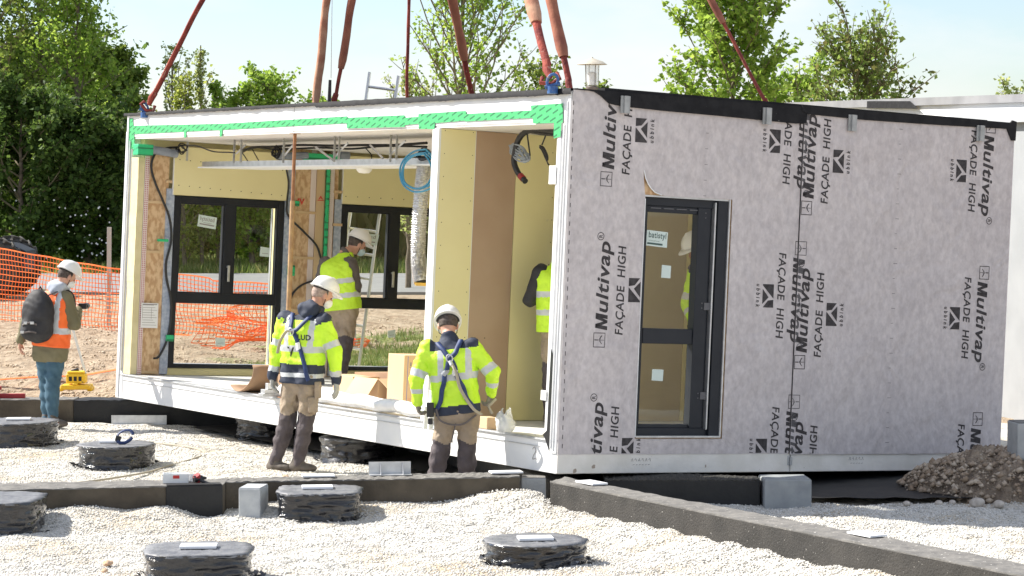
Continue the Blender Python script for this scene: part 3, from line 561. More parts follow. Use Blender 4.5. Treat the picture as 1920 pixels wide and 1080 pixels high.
# black dug recess beside the left beam end
def pad(x, y, r, h, label, rect=False, shim=None, sx=1, turn=0, seed=1):
    o = empty('foundation_pad', (x, y, 0), label, 'foundation pad', 'film wrapped foundation pads on the gravel', rot=(0, 0, turn))
    rnd = random.Random(seed); n = 84; rings = 18; V = []; F = []
    def rad(a, t):
        base = r * (1 + .015 * math.sin(3 * a + seed))
        if rect: c, s = abs(math.cos(a)), abs(math.sin(a)); base = r * 1.0 / (c ** 4 + s ** 4) ** .25 * .93
        w = noise.noise(Vector((math.cos(a) * 3, math.sin(a) * 3, t * 9 + seed * 5))) * .02 + noise.noise(Vector((math.cos(a) * 6, math.sin(a) * 6, t * 30 + a * 2 + seed))) * .017
        return base + w - .02 * math.sin(t * 3.14) + (1 - t) * .01
    for i in range(rings + 1):
        t = i / rings
        for j in range(n):
            a = 2 * math.pi * j / n; R = rad(a, t); V.append((R * math.cos(a) * sx, R * math.sin(a), -.06 + (h + .06) * t))
    for i in range(rings):
        for j in range(n): j2 = (j + 1) % n; F.append((i * n + j, i * n + j2, (i + 1) * n + j2, (i + 1) * n + j))
    # loose film gathered on the gravel round the foot
    np_mesh('film_wrap', V, F, FILM, o, smooth=False)
    mb = MB(); V = []; F = []; R0 = 6
    for i in range(R0 + 1):
        for j in range(n):
            a = 2 * math.pi * j / n; q = rad(a, 1) * (i / R0) * .992 + (rnd.uniform(-.006, .006) if i == R0 else 0)
            V.append((q * math.cos(a) * sx, q * math.sin(a), h + .004 + rnd.uniform(-.003, .003)))
    for i in range(R0):
        for j in range(n): j2 = (j + 1) % n; F.append((i * n + j, (i + 1) * n + j, (i + 1) * n + j2, i * n + j2))
    for j in range(n): V.append((V[R0 * n + j][0], V[R0 * n + j][1], h - .008 - rnd.uniform(0, .008)))
    for j in range(n): j2 = (j + 1) % n; F.append((R0 * n + j, (R0 + 1) * n + j, (R0 + 1) * n + j2, R0 * n + j2))
    np_mesh('pad_top', V, F, PADT, o)
    sk = MB(); V = []
    for j in range(90):
        a = rnd.uniform(0, 6.28); q = r * rnd.uniform(1.0, 1.14); s = rnd.uniform(.02, .05); p = Vector((q * math.cos(a) * sx, q * math.sin(a), .012 + gz(x, y) * 0))
        d = Vector((rnd.uniform(-1, 1), rnd.uniform(-1, 1), rnd.uniform(-.1, .7))) * s; e = Vector((rnd.uniform(-1, 1), rnd.uniform(-1, 1), rnd.uniform(-.2, .4))) * s
        sk._add([p, p + d, p + d + e, p + e], [(0, 1, 2, 3)])
    sk.build('film_scraps', FILM, o)
    if shim:
        q = MB(); M = Matrix.Translation((shim[0], shim[1], h + .009)) @ Matrix.Rotation(shim[2] - turn, 4, 'Z')
        q.box(-.12, .12, -.08, .08, 0, .018, M); q.build('shim_plate', SHIM, o, bevel=.002)
    return o
pad(.16, 17.9, .36, .15, 'round film-wrapped pad standing alone in the middle foreground gravel', shim=(0, -.02, .1), seed=1)
pad(-2.06, 17.1, .38, .2, 'square-cornered wrapped pad cut by the bottom edge of the photo', rect=True, shim=(0, .02, .05), seed=2, turn=.1)
pad(-3.64, 24.0, .355, .21, 'round wrapped pad with a blue strap lying on top', shim=(-.05, .1, 0), seed=3)
pad(-1.5, 20.28, .35, .22, 'wrapped pad pressed against the middle beam beside a pale panel', shim=(-.02, .05, .1), seed=4, rect=True)
pad(-3.9, 19.5, .42, .25, 'wrapped pad at the left edge in front of the left beam', shim=(-.2, .1, .1), seed=5, rect=True)
pad(-2.5, 26.8, .34, .2, 'wrapped pad behind the left yellow-jacketed man under the module edge', seed=6)
pad(-4.95, 26.1, .4, .235, 'wide wrapped pad just in front of the man with the backpack', shim=(.0, .05, .1), seed=7)
pad(-1.46, 24.6, .36, .22, 'half shaded wrapped pad between the two men in yellow jackets', seed=8)
pad(1.2, 26.4, .34, .2, 'wrapped pad in the dark far under the module', seed=9)
def rblock(name, x, y, sx, sy, z0, z1, m, label, cat, rot=0, hole=False):
    o = empty(name, (x, y, z0), label, cat, rot=(0, 0, rot)); mb = MB(); h = z1 - z0
    if hole:
        prof = [(-sx / 2, 0), (-sx / 2 * .98, h), (sx / 2 * .98, h), (sx / 2, 0), (.07, 0), (.07, .06)] + [(.07 * math.cos(a), .06 + .07 * math.sin(a)) for a in (.5, 1.05, 1.57, 2.1, 2.6)] + [(-.07, .06), (-.07, 0)]
        mb.prism(prof, lambda a, b, t: Vector((a, -sy / 2 + t, b)), sy)
    else: mb.box(-sx / 2, sx / 2, -sy / 2, sy / 2, 0, h)
    mb.build('block_body', m, o, bevel=.008)
    mb = MB(); mb.box(-sx / 2 * .96, sx / 2 * .96, -sy / 2 * .96, sy / 2 * .96, h - .001, h + .006); mb.build('mortar_skim', CONCT if m is BLOCK else m, o, bevel=.003)
    return o
rblock('concrete_block', .175, 21.1, .2, .2, -.05, .23, BLOCK, 'small grey hollow block with an arched hole at the module corner', 'concrete block', hole=True)
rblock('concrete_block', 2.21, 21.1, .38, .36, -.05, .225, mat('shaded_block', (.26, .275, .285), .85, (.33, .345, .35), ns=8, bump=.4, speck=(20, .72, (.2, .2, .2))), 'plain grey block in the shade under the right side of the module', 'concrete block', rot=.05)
rblock('support_panel', -2.01, 20.25, .17, .3, -.05, .25, mat('pale_panel', (.36, .38, .4), .75, (.46, .48, .49), ns=9, bump=.4, speck=(25, .7, (.25, .25, .25))), 'pale grey panel wedged between the beam end and a wrapped pad', 'panel', rot=-.12)
rblock('bitumen_block', -2.48, 20.285, .44, .13, -.2, .262, BITU_SHADE, 'black coated beam end next to the pale panel', 'beam end', rot=.2)
# white shims lying on the beams
for (x, y, a, lb) in ((.62, 20.32, -1.05, 'white plate at the start of the long dark beam'), (2.36, 17.3, -1.06, 'white plate halfway down the long dark beam'), (-.05, 21.08, .2, 'thin white plate under the module corner'), (-1.55, 20.82, .15, 'white plate on the middle beam right of the standing man')):
    mb = MB(); mb.box(-.13, .13, -.07, .07, 0, .014, Matrix.Rotation(a, 4, 'Z')); tag(mb.build('shim_plate', SHIM, bevel=.002, loc=(x, y, .266)), lb, 'shim plate')
mb = MB(); mb.box(-.3, .3, -.005, .005, 0, .1); mb.box(-.3, .3, -.06, .0, 0, .006); mb.build('metal_plate', GALV, loc=(-4.05, 28.3, .0)); tag(bpy.data.objects['metal_plate'], 'grey metal strip at the foot of the black beam at the back', 'metal strip')
# galvanised bracket
o = empty('steel_bracket', (-.98, 20.97, .262), 'galvanised angle bracket with gussets standing on the middle beam', 'bracket', rot=(0, 0, .12))
mb = MB(); mb.box(-.17, .17, -.06, .06, 0, .005); mb.build('base_plate', GALV, o); mb = MB(); mb.box(-.17, .17, .056, .061, .005, .1); mb.build('back_plate', GALV, o)
for gx in (-.08, .1):
    mb = MB(); mb.prism([(-.05, .005), (.055, .005), (.055, .09)], lambda a, b, t, gx=gx: Vector((gx + t, a, b)), .005); mb.build('gusset', GALV, o)
# white box of parts + drill on the left beam
o = empty('parts_box', (-2.64, 20.45, .262), 'small open white box with a red label on the concrete beam', 'box', rot=(0, 0, .1))
mb = MB()
for q in ((-.1, .1, -.07, -.066, 0, .07), (-.1, .1, .066, .07, 0, .07), (-.1, -.096, -.066, .066, 0, .07), (.096, .1, -.066, .066, 0, .07), (-.096, .096, -.066, .066, 0, .004)): mb.box(*q)
mb.build('carton', PAPER, o); mb = MB(); mb.box(-.02, .03, -.0725, -.0705, .035, .06); mb.build('red_label', REDINK, o)
mb = MB(); mb.box(-.03, .16, .072, .076, -.0, .075, Matrix.Rotation(-.3, 4, 'X')); mb.build('lid_flap', PAPER, o)
o = empty('power_tool', (-2.47, 20.37, .264), 'black and red hand tool beside the white box', 'hand tool', rot=(0, 0, .5))
mb = MB(); mb.cyl((-.02, 0, .03), (.05, 0, .035), .028, .024, 12); mb.cyl((.05, 0, .035), (.085, 0, .035), .018, .008, 10); mb.build('tool_body', BLACKP, o, smooth=True)
mb = MB(); mb.cyl((.0, 0, .06), (.03, .01, .01), .031, .03, 10); mb.build('red_collar', REDP, o, smooth=True)
mb = MB(); mb.cyl((.03, -.02, .02), (.12, -.16, -.03), .014, .012, 8); mb.build('handle', BLACKP, o, smooth=True)
# blue strap on the pad
o = empty('blue_strap', (-3.56, 23.95, .22), 'coiled blue strap with black buckle on a wrapped pad', 'strap')
pts = [(.075 * math.cos(a), .03 * math.sin(a), .065 + .058 * math.sin(a + .3)) for a in np.linspace(0, 5.9, 22)]
MB().tube(pts, .016, 6, closed=False, flat=.5).build('webbing', STRAPB, o, smooth=True)
mb = MB(); mb.box(-.095, -.045, -.02, .02, .0, .05, Matrix.Rotation(.3, 4, 'Y')); mb.build('buckle', BLACKP, o, bevel=.004)
# hose on the gravel
pts = spline([(-6.2, 25.6, .02), (-5.3, 25.9, .02), (-4.5, 26.1, .02), (-3.6, 26.0, .02), (-3.1, 25.5, .02), (-2.95, 24.8, .025), (-3.15, 23.9, .02), (-3.3, 23.3, .02), (-3.7, 22.6, .02), (-4.3, 22.0, .02)], 8)
tag(MB().tube(pts, .01, 6).build('garden_hose', ROPE, smooth=True), 'thin pale cord looping over the gravel around the strap pad', 'cord')
# ochre stones
for i, (x, y, r, lb) in enumerate(((-2.2, 18.3, .04, 'ochre stone left of centre on the foreground gravel, larger one'), (-2.75, 17.7, .035, 'ochre stone near the square-cornered pad, to its upper left'), (-2.72, 17.35, .025, 'small grey stone below the ochre ones'), (-2.0, 23.0, .03, 'small stone by the standing man\'s boots'))):
    import bmesh
    bm = bmesh.new(); bmesh.ops.create_icosphere(bm, subdivisions=3, radius=r)
    for v in bm.verts: v.co *= 1 + .35 * noise.noise(v.co * 30 + Vector((i, 0, 0))); v.co.z *= .6
    me = bpy.data.meshes.new('stone'); bm.to_mesh(me); bm.free(); me.materials.append(mat('ochre_stone', (.5, .3, .17), .9, (.55, .4, .28), ns=30, bump=.6)); q = bpy.data.objects.new('stone', me); q.location = (x, y, .02); link(q); tag(q, lb, 'stone')
# dirt mound at right
def mound(name, cx, cy, rx, ry, h, res, label, seed, sq=2.0, rot=0):
    V = []; F = []; n = res
    for i in range(n + 1):
        for j in range(n + 1):
            a = -1 + 2 * i / n; b = -1 + 2 * j / n; d = (abs(a) ** sq + abs(b) ** sq)
            z = h * max(0, 1 - d) ** .55 - .06 if d < 1 else -.06
            P = Vector((a * rx * 3, b * ry * 3, seed)); z += (noise.fractal(P * 1.3, .9, 2.1, 5) * .16 + abs(noise.noise(P * 4)) * .04) * min(1, max(0, 1.15 - d)) * h * 1.2
            z += (abs(noise.noise(P * 3)) * .1 + noise.noise(P * 9) * .045 + noise.noise(P * 19) * .03) * h * 2 * (d < 1.1); V.append((a * rx + noise.noise(P * 1.7) * .06, b * ry + noise.noise(P * 1.9 + Vector((5, 5, 5))) * .06, z))
    for i in range(n):
        for j in range(n): q = i * (n + 1) + j; F.append((q, q + n + 1, q + n + 2, q + 1))
    o = np_mesh(name, V, F, DIRT, smooth=False, loc=(cx, cy, 0)); o.rotation_euler = (0, 0, rot)
    return tag(o, kind='structure')
mound('dirt_mound', 4.55, 22.0, 1.25, .9, .4, 150, 'x', 3.3, 2.2)
mound('dirt_heap', 4.8, 21.3, .6, .4, .3, 90, 'x', 9.1, 2.0)
for i, (x, y, r, lb) in enumerate(((3.75, 21.0, .06, 'rounded pebble at the foot of the dirt mound, largest one'), (3.92, 20.95, .045, 'rounded pebble right of the largest one'), (3.45, 21.05, .035, 'flat pebble left of the largest one'), (4.1, 20.6, .04, 'pale pebble at the right photo edge'), (3.2, 21.1, .03, 'pinkish pebble at the left foot of the mound'), (3.58, 21.15, .03, 'small pebble close to the mound slope'))):
    bm = bmesh.new(); bmesh.ops.create_icosphere(bm, subdivisions=3, radius=r)
    for v in bm.verts: v.co *= 1 + .25 * noise.noise(v.co * 14 + Vector((i, 3, 0))); v.co.z *= .75
    me = bpy.data.meshes.new('pebble'); bm.to_mesh(me); bm.free(); me.polygons.foreach_set('use_smooth', [True] * len(me.polygons)); me.materials.append(mat('pebble_grey', (.4, .35, .3), .85, (.55, .5, .44), ns=20, bump=.3)); q = bpy.data.objects.new('pebble', me); q.location = (x, y, r * .5); link(q); tag(q, lb, 'pebble')
tb = MB(); tb.lathe([(.0, .0), (.1, .01), (.11, .03), (.08, .06), (.01, .075)], n=14); tag(tb.build('blue_bucket_lid', mat('teal_cover', (.01, .04, .06), .6), smooth=True, loc=(2.95, 21.7, -.03)), 'dark teal cover lying in the shade right of the grey block', 'cover')
scatter('mound_clods', 5000, (3.3, 5.6), (21.0, 22.4), lambda x, y: .4 * np.maximum(0, 1 - np.abs((x - 4.55) / 1.3) ** 2.2 - np.abs((y - 22) / .92) ** 2.2) ** .55 - .03, .004, .045, stone_mat('mound_clod', (.26, .19, .13), (.34, .26, .19), (.5, .42, .33)), 'brown clods and small stones on the dirt mound at the right', 'clods')
rblock('concrete_block', 4.42, 21.75, .5, .3, .28, .62, BLOCK, 'grey block standing on the dirt mound at the right edge', 'concrete block', rot=.1)
# ------------------------------------------------------------------ the module (local x = along right face, y = along open side, z = up)
MODLOC = (.3503, 20.9219, .2727); MODROT = tuple(math.radians(a) for a in (.0553, 2.8808, 31.7743))
MM = Matrix.Translation(MODLOC) @ __import__('mathutils').Euler(MODROT).to_matrix().to_4x4()
def MW(u, v, w): return MM @ Vector((v, u, w))
mod = empty('modular_building', MODLOC, 'grey-wrapped prefabricated building module with an open side, hanging just above its foundation', 'building module', rot=MODROT)
DD = 4.72; WW = 8.89
mb = MB(); mb.box(.004, DD, .004, WW, 0, .255); mb.build('floor_frame', STEELW, mod, bevel=.004)
mb = MB(); mb.box(0, .05, .0, WW, .262, .272); mb.box(-.002, .0035, .25, WW - .02, .198, .206); mb.box(-.012, .003, .02, WW - .01, .255, .262); mb.build('sill_trim', GALV, mod)
mb = MB(); mb.box(.01, DD - .01, .01, WW - .01, .256, .27); mb.build('floor', FLOORM, mod)
mb = MB(); mb.box(.003, 2.35, -.012, .003, .004, .25); mb.box(2.37, DD, -.012, .003, .004, .25); mb.build('end_slab', CREAM, mod, bevel=.004)
mb = MB(); mb.box(2.35, 2.37, -.03, .0, .06, .13); mb.box(2.33, 2.345, -.016, -.008, .06, .14); mb.build('lifting_lug', GALV, mod)
mb = MB(); mb.box(0, DD, 0, WW, 2.832, 3.085); mb.build('roof_slab', WHITE, mod, bevel=.01)
mb = MB(); mb.box(.006, DD - .006, .1, WW - .1, 2.82, 2.83); mb.build('ceiling', CEIL, mod)
# roof membrane with a ragged drip edge
V = []; F = []; n = 240
for i in range(n + 1):
    y = -.02 + (WW + .04) * i / n; e = -.03 - .012 * noise.noise(Vector((y * 6, 0, 0))); dz = 3.07 - .014 * abs(noise.noise(Vector((y * 9, 4, 0)))) - (.018 if y < 4.4 else .0)
    V += [(e, y, dz), (e, y, 3.1 + .008 * noise.noise(Vector((y * 7, 2, 2)))), (DD + .02, y, 3.1), (DD + .02, y, 3.07)]
for i in range(n):
    a = i * 4; F += [(a, a + 4, a + 5, a + 1), (a + 1, a + 5, a + 6, a + 2), (a + 2, a + 6, a + 7, a + 3)]
np_mesh('roof_membrane', V, F, EPDM, mod)
mb = MB()   # black upstand over the wrap on the right face: shallow at the corner, then deep, then thin past the joint
mb.prism([(.0, 3.1), (.19, 3.085), (.25, 3.06), (.34, 3.0), (.46, 2.985), (.9, 2.975), (1.5, 2.97), (2.25, 2.957), (2.36, 2.97), (2.36, 3.105)], lambda a, b, t: Vector((a, -.036 + t, b)), .014)
mb.prism([(2.3, 3.07), (2.37, 3.045), (3.0, 3.035), (3.9, 3.045), (4.62, 3.06), (4.68, 2.96), (4.725, 2.96), (4.73, 3.13), (4.68, 3.14), (4.66, 3.118), (2.3, 3.115)], lambda a, b, t: Vector((a, -.042 + t, b)), .016)
mb.box(.3, 4.4, -.02, .08, 3.1, 3.125); mb.build('roof_upstand', EPDM, mod)
for i, v in enumerate((.485, 1.926, 2.844, 4.3)):
    mb = MB(); mb.box(v - .045, v - .02, -.055, -.044, 2.93, 3.07); mb.box(v - .02, v + .02, -.072, -.062, 2.93, 3.07); mb.box(v + .02, v + .045, -.055, -.044, 2.93, 3.07); mb.box(v - .021, v - .018, -.07, -.046, 2.93, 3.07); mb.box(v + .018, v + .021, -.07, -.046, 2.93, 3.07)
    mb.build('lifting_bracket', CLIPM, mod)
# green tape
mb = MB()
for k, poly in enumerate(TAPE_POLYS): mb.prism([(p[1], p[2]) for p in poly], lambda a, b, t, k=k: Vector((-.004 - .0006 * k - t, a, b)), .002)
mb.build('green_tape', TAPE, mod)
mb = MB(); mb.box(-.0035, .001, 4.88, 4.886, 2.83, 3.07); mb.build('fascia_joint', mat('joint_grey', (.5, .5, .5), .7), mod)
# walls
mb = MB()
for q in ((.74, .0, .255, 2.83), (1.62, DD, .255, 2.83)):
    pass
mb.box(.06, .74, .0, .2, .262, 2.83); mb.box(1.62, DD, .0, .2, .262, 2.83); mb.box(.741, 1.619, .0, .2, 2.28, 2.829); mb.box(.741, 1.619, .0, .2, .258, .295); mb.build('side_wall', OSB, mod)
mb = MB(); mb.box(.1, .735, .202, .214, .275, 2.815); mb.box(1.625, 4.6, .202, .214, .275, 2.815); mb.box(.742, 1.618, .202, .214, 2.3, 2.812); mb.build('wall_board', YEL, mod)
mb = MB(); mb.box(4.6, 4.72, .2, WW, .262, 2.83); mb.build('back_wall', YEL, mod)
# corner post, in layers
mb = MB(); mb.box(-.004, .06, .135, .19, .262, 2.83); mb.build('corner_post', WHITE, mod, bevel=.004)
mb = MB(); mb.box(-.001, .06, .085, .134, .262, 2.76); mb.build('gasket_strip', mat('grey_gasket', (.27, .28, .3), .6, (.34, .35, .37), ns=20), mod)
mb = MB(); mb.box(-.008, .06, .002, .084, .16, 3.08); mb.box(-.022, -.009, .068, .08, .2, 2.82); mb.box(-.02, -.009, .03, .038, .18, 3.0); mb.build('corner_film', WHITE, mod, bevel=.006)
mb = MB(); mb.prism([(.09, .17), (.16, .27), (.2, .3), (.14, .34), (.13, 1.0), (.1, .95)], lambda a, b, t: Vector((-.01 - t, a, b)), .003); mb.build('black_tape', BLACKP, mod)
mb = MB(); mb.box(-.004, .0, .36, .3, .2, .2); 
mb = MB(); mb.box(-.015, -.012, .17, .27, 2.33, 2.48); mb.box(-.015, -.012, .17, .25, .58, .66); mb.build('mesh_patch', PAPER, mod)
# far end wall
mb = MB(); mb.box(-.004, .1, 8.72, WW + .001, .0, 2.9); mb.box(-.018, -.005, 8.80, 8.83, .02, 3.05); mb.build('end_post', WHITE, mod, bevel=.005)
mb = MB(); mb.box(-.02, -.006, 8.735, 8.755, .3, 2.8); mb.build('end_gasket', GALV, mod)
mb = MB(); N2 = 40
for i in range(N2):
    z0 = .275 + (2.62 - .275) * i / N2; z1 = .275 + (2.62 - .275) * (i + 1) / N2; o1 = .012 * noise.noise(Vector((0, 0, z0 * 4)))
    mb.box(.0 + o1, .074, 8.53, 8.715, z0, z1)
mb.build('insulation_roll', INSUL, mod, smooth=False)
mb = MB(); Y0, Y1 = 8.62, 8.84
mb.box(.1, .44, Y0, Y1, .27, 2.83); mb.box(1.78, 2.5, Y0, Y1, .27, 2.83); mb.box(3.86, 4.6, Y0, Y1, .27, 2.83); mb.box(.441, 1.779, Y0, Y1, 2.23, 2.829); mb.box(2.501, 3.859, Y0, Y1, 2.23, 2.829); mb.box(.441, 1.779, Y0, Y1, .271, .35); mb.box(2.501, 3.859, Y0, Y1, .271, .35)
mb.build('end_wall', YEL, mod)
mb = MB(); mb.box(.11, .37, 8.545, 8.6, .275, 2.7); mb.box(1.88, 2.1, 8.545, 8.6, .275, 2.82); mb.box(2.38, 2.45, 8.545, 8.6, .275, 2.82); mb.box(2.2, 2.3, 8.57, 8.6, .275, 2.82); mb.build('chip_board_panel', OSB, mod)
mb = MB()
for z in (2.13, 1.59, 1.01, .285): mb.box(.129, .3, 8.528, 8.543, z, z + .03)
for z in (2.1, 1.59, 1.0): mb.box(1.89, 2.17, 8.528, 8.543, z, z + .03)
mb.box(.33, .4, 8.52, 8.543, 2.36, 2.39); mb.box(2.17, 2.27, 8.52, 8.569, .275, 2.8); mb.box(2.31, 2.37, 8.53, 8.57, .275, 2.8); mb.box(2.38, 2.5, 8.5, 8.53, 2.35, 2.38); mb.box(2.38, 2.5, 8.5, 8.53, 1.98, 2.01)
mb.build('timber_stud', STUD, mod)
mb = MB(); mb.box(.078, .128, 8.525, 8.54, .275, 2.66); mb.box(2.1, 2.165, 8.535, 8.55, .275, 2.82); mb.box(2.335, 2.385, 8.515, 8.528, .275, 2.82); mb.build('dotted_membrane', DOTS, mod)
mb = MB(); mb.box(.345, .438, 8.53, 8.56, .28, 2.3); mb.box(1.785, 1.9, 8.53, 8.56, .28, 2.6); mb.box(2.41, 2.5, 8.53, 8.56, .28, 2.28); mb.build('blue_film', BLUEF, mod)
mb = MB(); mb.box(2.275, 2.315, 8.48, 8.515, .9, 2.65); mb.box(1.95, 2.45, 8.44, 8.5, 2.7, 2.78); mb.box(-.06, .12, 8.42, 8.56, 2.64, 2.76); mb.box(.24, .36, 8.46, 8.51, 1.72, 1.75); mb.box(.39, .47, 8.46, 8.51, .64, .71); mb.box(1.83, 1.91, 8.46, 8.51, 1.4, 1.52); mb.box(1.85, 1.93, 8.46, 8.51, 2.18, 2.24)
mb.build('inner_green_tape', TAPEV, mod, bevel=.008)
MB().tube([(.1, 8.47, 2.71), (.42, 8.47, 2.68)], .045, 12).tube([(1.62, 8.46, 2.72), (2.0, 8.46, 2.75)], .04, 12).tube([(2.4, 8.46, 2.78), (2.52, 8.46, 2.78)], .05, 12).build('grey_pipe', mat('pipe_sleeve', (.2, .23, .28), .5, (.27, .3, .36), ns=12), mod, smooth=True)
mb = MB(); mb.box(.41, 1.79, 8.5, 8.52, 2.235, 2.76); mb.box(2.49, 3.9, 8.5, 8.52, 2.235, 2.78); mb.box(.43, 1.75, 8.56, 8.619, .272, .345); mb.box(2.5, 3.86, 8.56, 8.619, .272, .345); pb = mb.build('yellow_panel', YEL, mod)
mb = MB(); mb.box(.402, .41, 8.5, 8.521, 2.235, 2.76); mb.box(2.483, 2.49, 8.5, 8.521, 2.235, 2.78); mb.build('panel_edge', PAPER, mod)
sc_ = MB()
for i in range(11):
    for z in (2.34 + .0 * i, 2.62): x = .47 + i * .125; sc_.cyl((x, 8.5, z - .005 * i), (x, 8.4965, z - .005 * i), .006, .006, 6)
for i in range(6): sc_.cyl((2.53 + i * .15, 8.5, 2.32), (2.53 + i * .15, 8.4965, 2.32), .006, .006, 6)
for i in range(13):
    z = .4 + i * .2
    for v in (.06, .345): sc_.cyl((v, 2.1, z), (v, 2.0925, z), .0045, .0045, 6)
    for v in (1.19 + .01 * math.sin(i),): sc_.cyl((v, 2.1, z + .07), (v, 2.0925, z + .07), .0045, .0045, 6)
sc_.cyl((.55, 2.1, 1.0), (.55, 2.0925, 1.0), .006, .006, 6); sc_.build('screw_heads', mat('screw_dark', (.12, .1, .06), .6), mod)
# partition
mb = MB(); mb.box(.02, 4.58, 2.107, 2.2, .272, 2.818); mb.build('partition', YEL, mod)
mb = MB(); mb.box(.02, .372, 2.0945, 2.106, .275, 2.817); mb.box(.803, 1.85, 2.0945, 2.106, .275, 2.817); mb.box(2.7, 4.58, 2.0945, 2.106, .275, 2.817); mb.build('partition_board_yellow', YEL, mod)
mb = MB(); mb.box(.378, .797, 2.095, 2.1065, .275, 2.817); mb.build('partition_board_brown', BROWNB, mod); mb = MB(); mb.box(1.858, 2.692, 2.095, 2.1065, .275, 2.817); mb.build('partition_board_tan', TANB, mod)
mb = MB(); mb.box(.3725, .3775, 2.0935, 2.106, .275, 2.815); mb.box(-.006, .018, 2.09, 2.2, .272, 2.818); mb.box(2.2, 2.205, 2.0935, 2.106, .275, 2.8); mb.build('board_edge', PAPER, mod)
# windows
def window(x0, x1, z0, z1, y, xm, zt, name='window'):
    f = MB(); t = .07
    f.box(x0, x0 + t, y, y + .07, z0, z1); f.box(x1 - t, x1, y, y + .07, z0, z1); f.box(x0 + t, x1 - t, y, y + .07, z1 - t, z1); f.box(x0 + t, x1 - t, y, y + .07, z0, z0 + .045)
    f.box(x0 + t, x1 - t, y, y + .07, zt - .05, zt + .06)
    f.box(xm - .062, xm + .062, y, y + .07, zt + .06, z1 - t)
    w = f.build(name, BLACKF, mod, bevel=.005)
    s = MB()
    for a, b in ((x0 + t, xm - .062), (xm + .062, x1 - t)): s.box(a, a + .018, y + .01, y + .06, zt + .06, z1 - t); s.box(b - .018, b, y + .01, y + .06, zt + .06, z1 - t); s.box(a + .018, b - .018, y + .01, y + .06, zt + .06, zt + .075); s.box(a + .018, b - .018, y + .01, y + .06, z1 - t - .018, z1 - t)
    s.build('sash', BLACKF, w)
    s = MB(); s.box(x1 - t - .028, x1 - t - .018, y + .05, y + .1, z0 + .05, zt - .05); s.box(x1 - t - .045, x1 - t - .035, y + .065, y + .1, zt + .075, z1 - t - .02); s.box(x0 + t, x1 - t, y + .09, y + .2, z0 + .03, z0 + .045); s.build('outer_rail', GALV, w)
    for a, b, c, d in ((x0 + t + .018, xm - .08, zt + .075, z1 - t - .018), (xm + .08, x1 - t - .018, zt + .075, z1 - t - .018), (x0 + t, x1 - t, z0 + .045, zt - .05)):
        g = MB(); g._add([(a, y + .035, c), (b, y + .035, c), (b, y + .035, d), (a, y + .035, d)], [(0, 1, 2, 3)]); g.build('pane', GLASS, w)
    h = MB(); h.box(xm - .022, xm + .006, y - .045, y - .03, zt + .2, zt + .38); h.box(xm - .02, xm + .004, y - .03, y, zt + .35, zt + .375); h.build('handle', GALV, w, bevel=.004)
    return w
w1 = window(.44, 1.78, .35, 2.23, 8.53, 1.115, 1.11); w2 = window(2.5, 3.86, .35, 2.23, 8.53, 3.19, 1.11)
def sticker(win, poly, y, logo=None, name='sticker'):
    mb = MB(); mb.prism([(p[0], p[2]) for p in poly], lambda a, b, t: Vector((a, y + t, b)), .0015); s = mb.build(name, PAPERG, win)
    return s
def on_poly(poly, y):
    p = [Vector((q[0], q[2])) for q in poly]    # tl, tr, br, bl
    def f(a, b): top = p[0].lerp(p[1], a); bot = p[3].lerp(p[2], a); q = bot.lerp(top, b); return Vector((q.x, y, q.y))
    return f
for w_, st in ((w1, STICK1), (w2, STICK2)):
    s = sticker(w_, st, 8.559); f = on_poly(st, 8.5575); t = MB(); place_text(t, 'batistyl', .88, .1, .45, .9, f, bold=.01)   # the maker's sticker is read through the glass, so it is mirrored
    t._add([f(.1, .2), f(.9, .2), f(.9, .3), f(.1, .3)], [(0, 1, 2, 3)]); t._add([f(.3, .38), f(.75, .38), f(.75, .41), f(.3, .41)], [(0, 1, 2, 3)]); t.build('sticker_print', INKGREY, w_)
for w_, sts in ((w1, STICKS), (w2, STICKS2)):
    for st in sts: sticker(w_, st, 8.559, name='small_sticker'); f = on_poly(st, 8.5575); t = MB(); t._add([f(.25, .2), f(.6, .2), f(.8, .5), f(.45, .5)], [(0, 1, 2, 3)]) if 0 else t._add([f(.2, .3), f(.85, .33), f(.85, .38), f(.2, .35)], [(0, 1, 2, 3)]); t.build('sticker_mark', INKGREY, w_)
# glazed door window in the right face
f = MB(); Y = .03
f.box(.742, .79, Y, Y + .09, .3, 2.27); f.box(.79, 1.6, Y, Y + .09, 2.2, 2.27); f.box(.79, 1.6, Y, Y + .09, .3, .37); f.box(1.5, 1.6, Y - .03, Y + .09, .3, 2.27)
dw = f.build('glazed_door', BLACKF, mod, bevel=.004)
f = MB(); f.box(.79, .815, Y + .01, Y + .07, .37, 2.2); f.box(1.315, 1.44, Y - .006, Y + .08, .37, 2.2); f.box(1.4405, 1.4995, Y + .02, Y + .085, .37, 2.2); f.box(.815, 1.315, Y + .01, Y + .07, 2.145, 2.2); f.box(.815, 1.315, Y + .01, Y + .07, .37, .4); f.box(.815, 1.315, Y + .005, Y + .075, 1.065, 1.19)
f.build('door_sash', BLACKF, dw, bevel=.004)
f = MB(); f.box(1.4705, 1.484, Y - .025, Y + .019, .36, 2.25); f.box(.745, 1.6, -.03, .02, .295, .309); f.box(.745, 1.6, -.006, .026, 2.268, 2.282); f.box(1.601, 1.615, -.014, .1, .3, 2.28); f.build('outer_rail', GALV, dw)
f = MB()
for i in range(4): f.box(.84 + i * .13, .94 + i * .13, Y + .002, Y + .0095, 2.175, 2.183)
for z in (2.12, 2.16, 1.37, 1.41, .62, .66): f.cyl((1.39, Y - .0062, z), (1.39, Y - .0085, z), .006, .006, 8)
for z in (1.385, .64): f.box(1.41, 1.47, Y - .012, Y - .0065, z - .03, z + .03)
f.build('hinge', mat('hinge_grey', (.1, .1, .11), .4), dw)
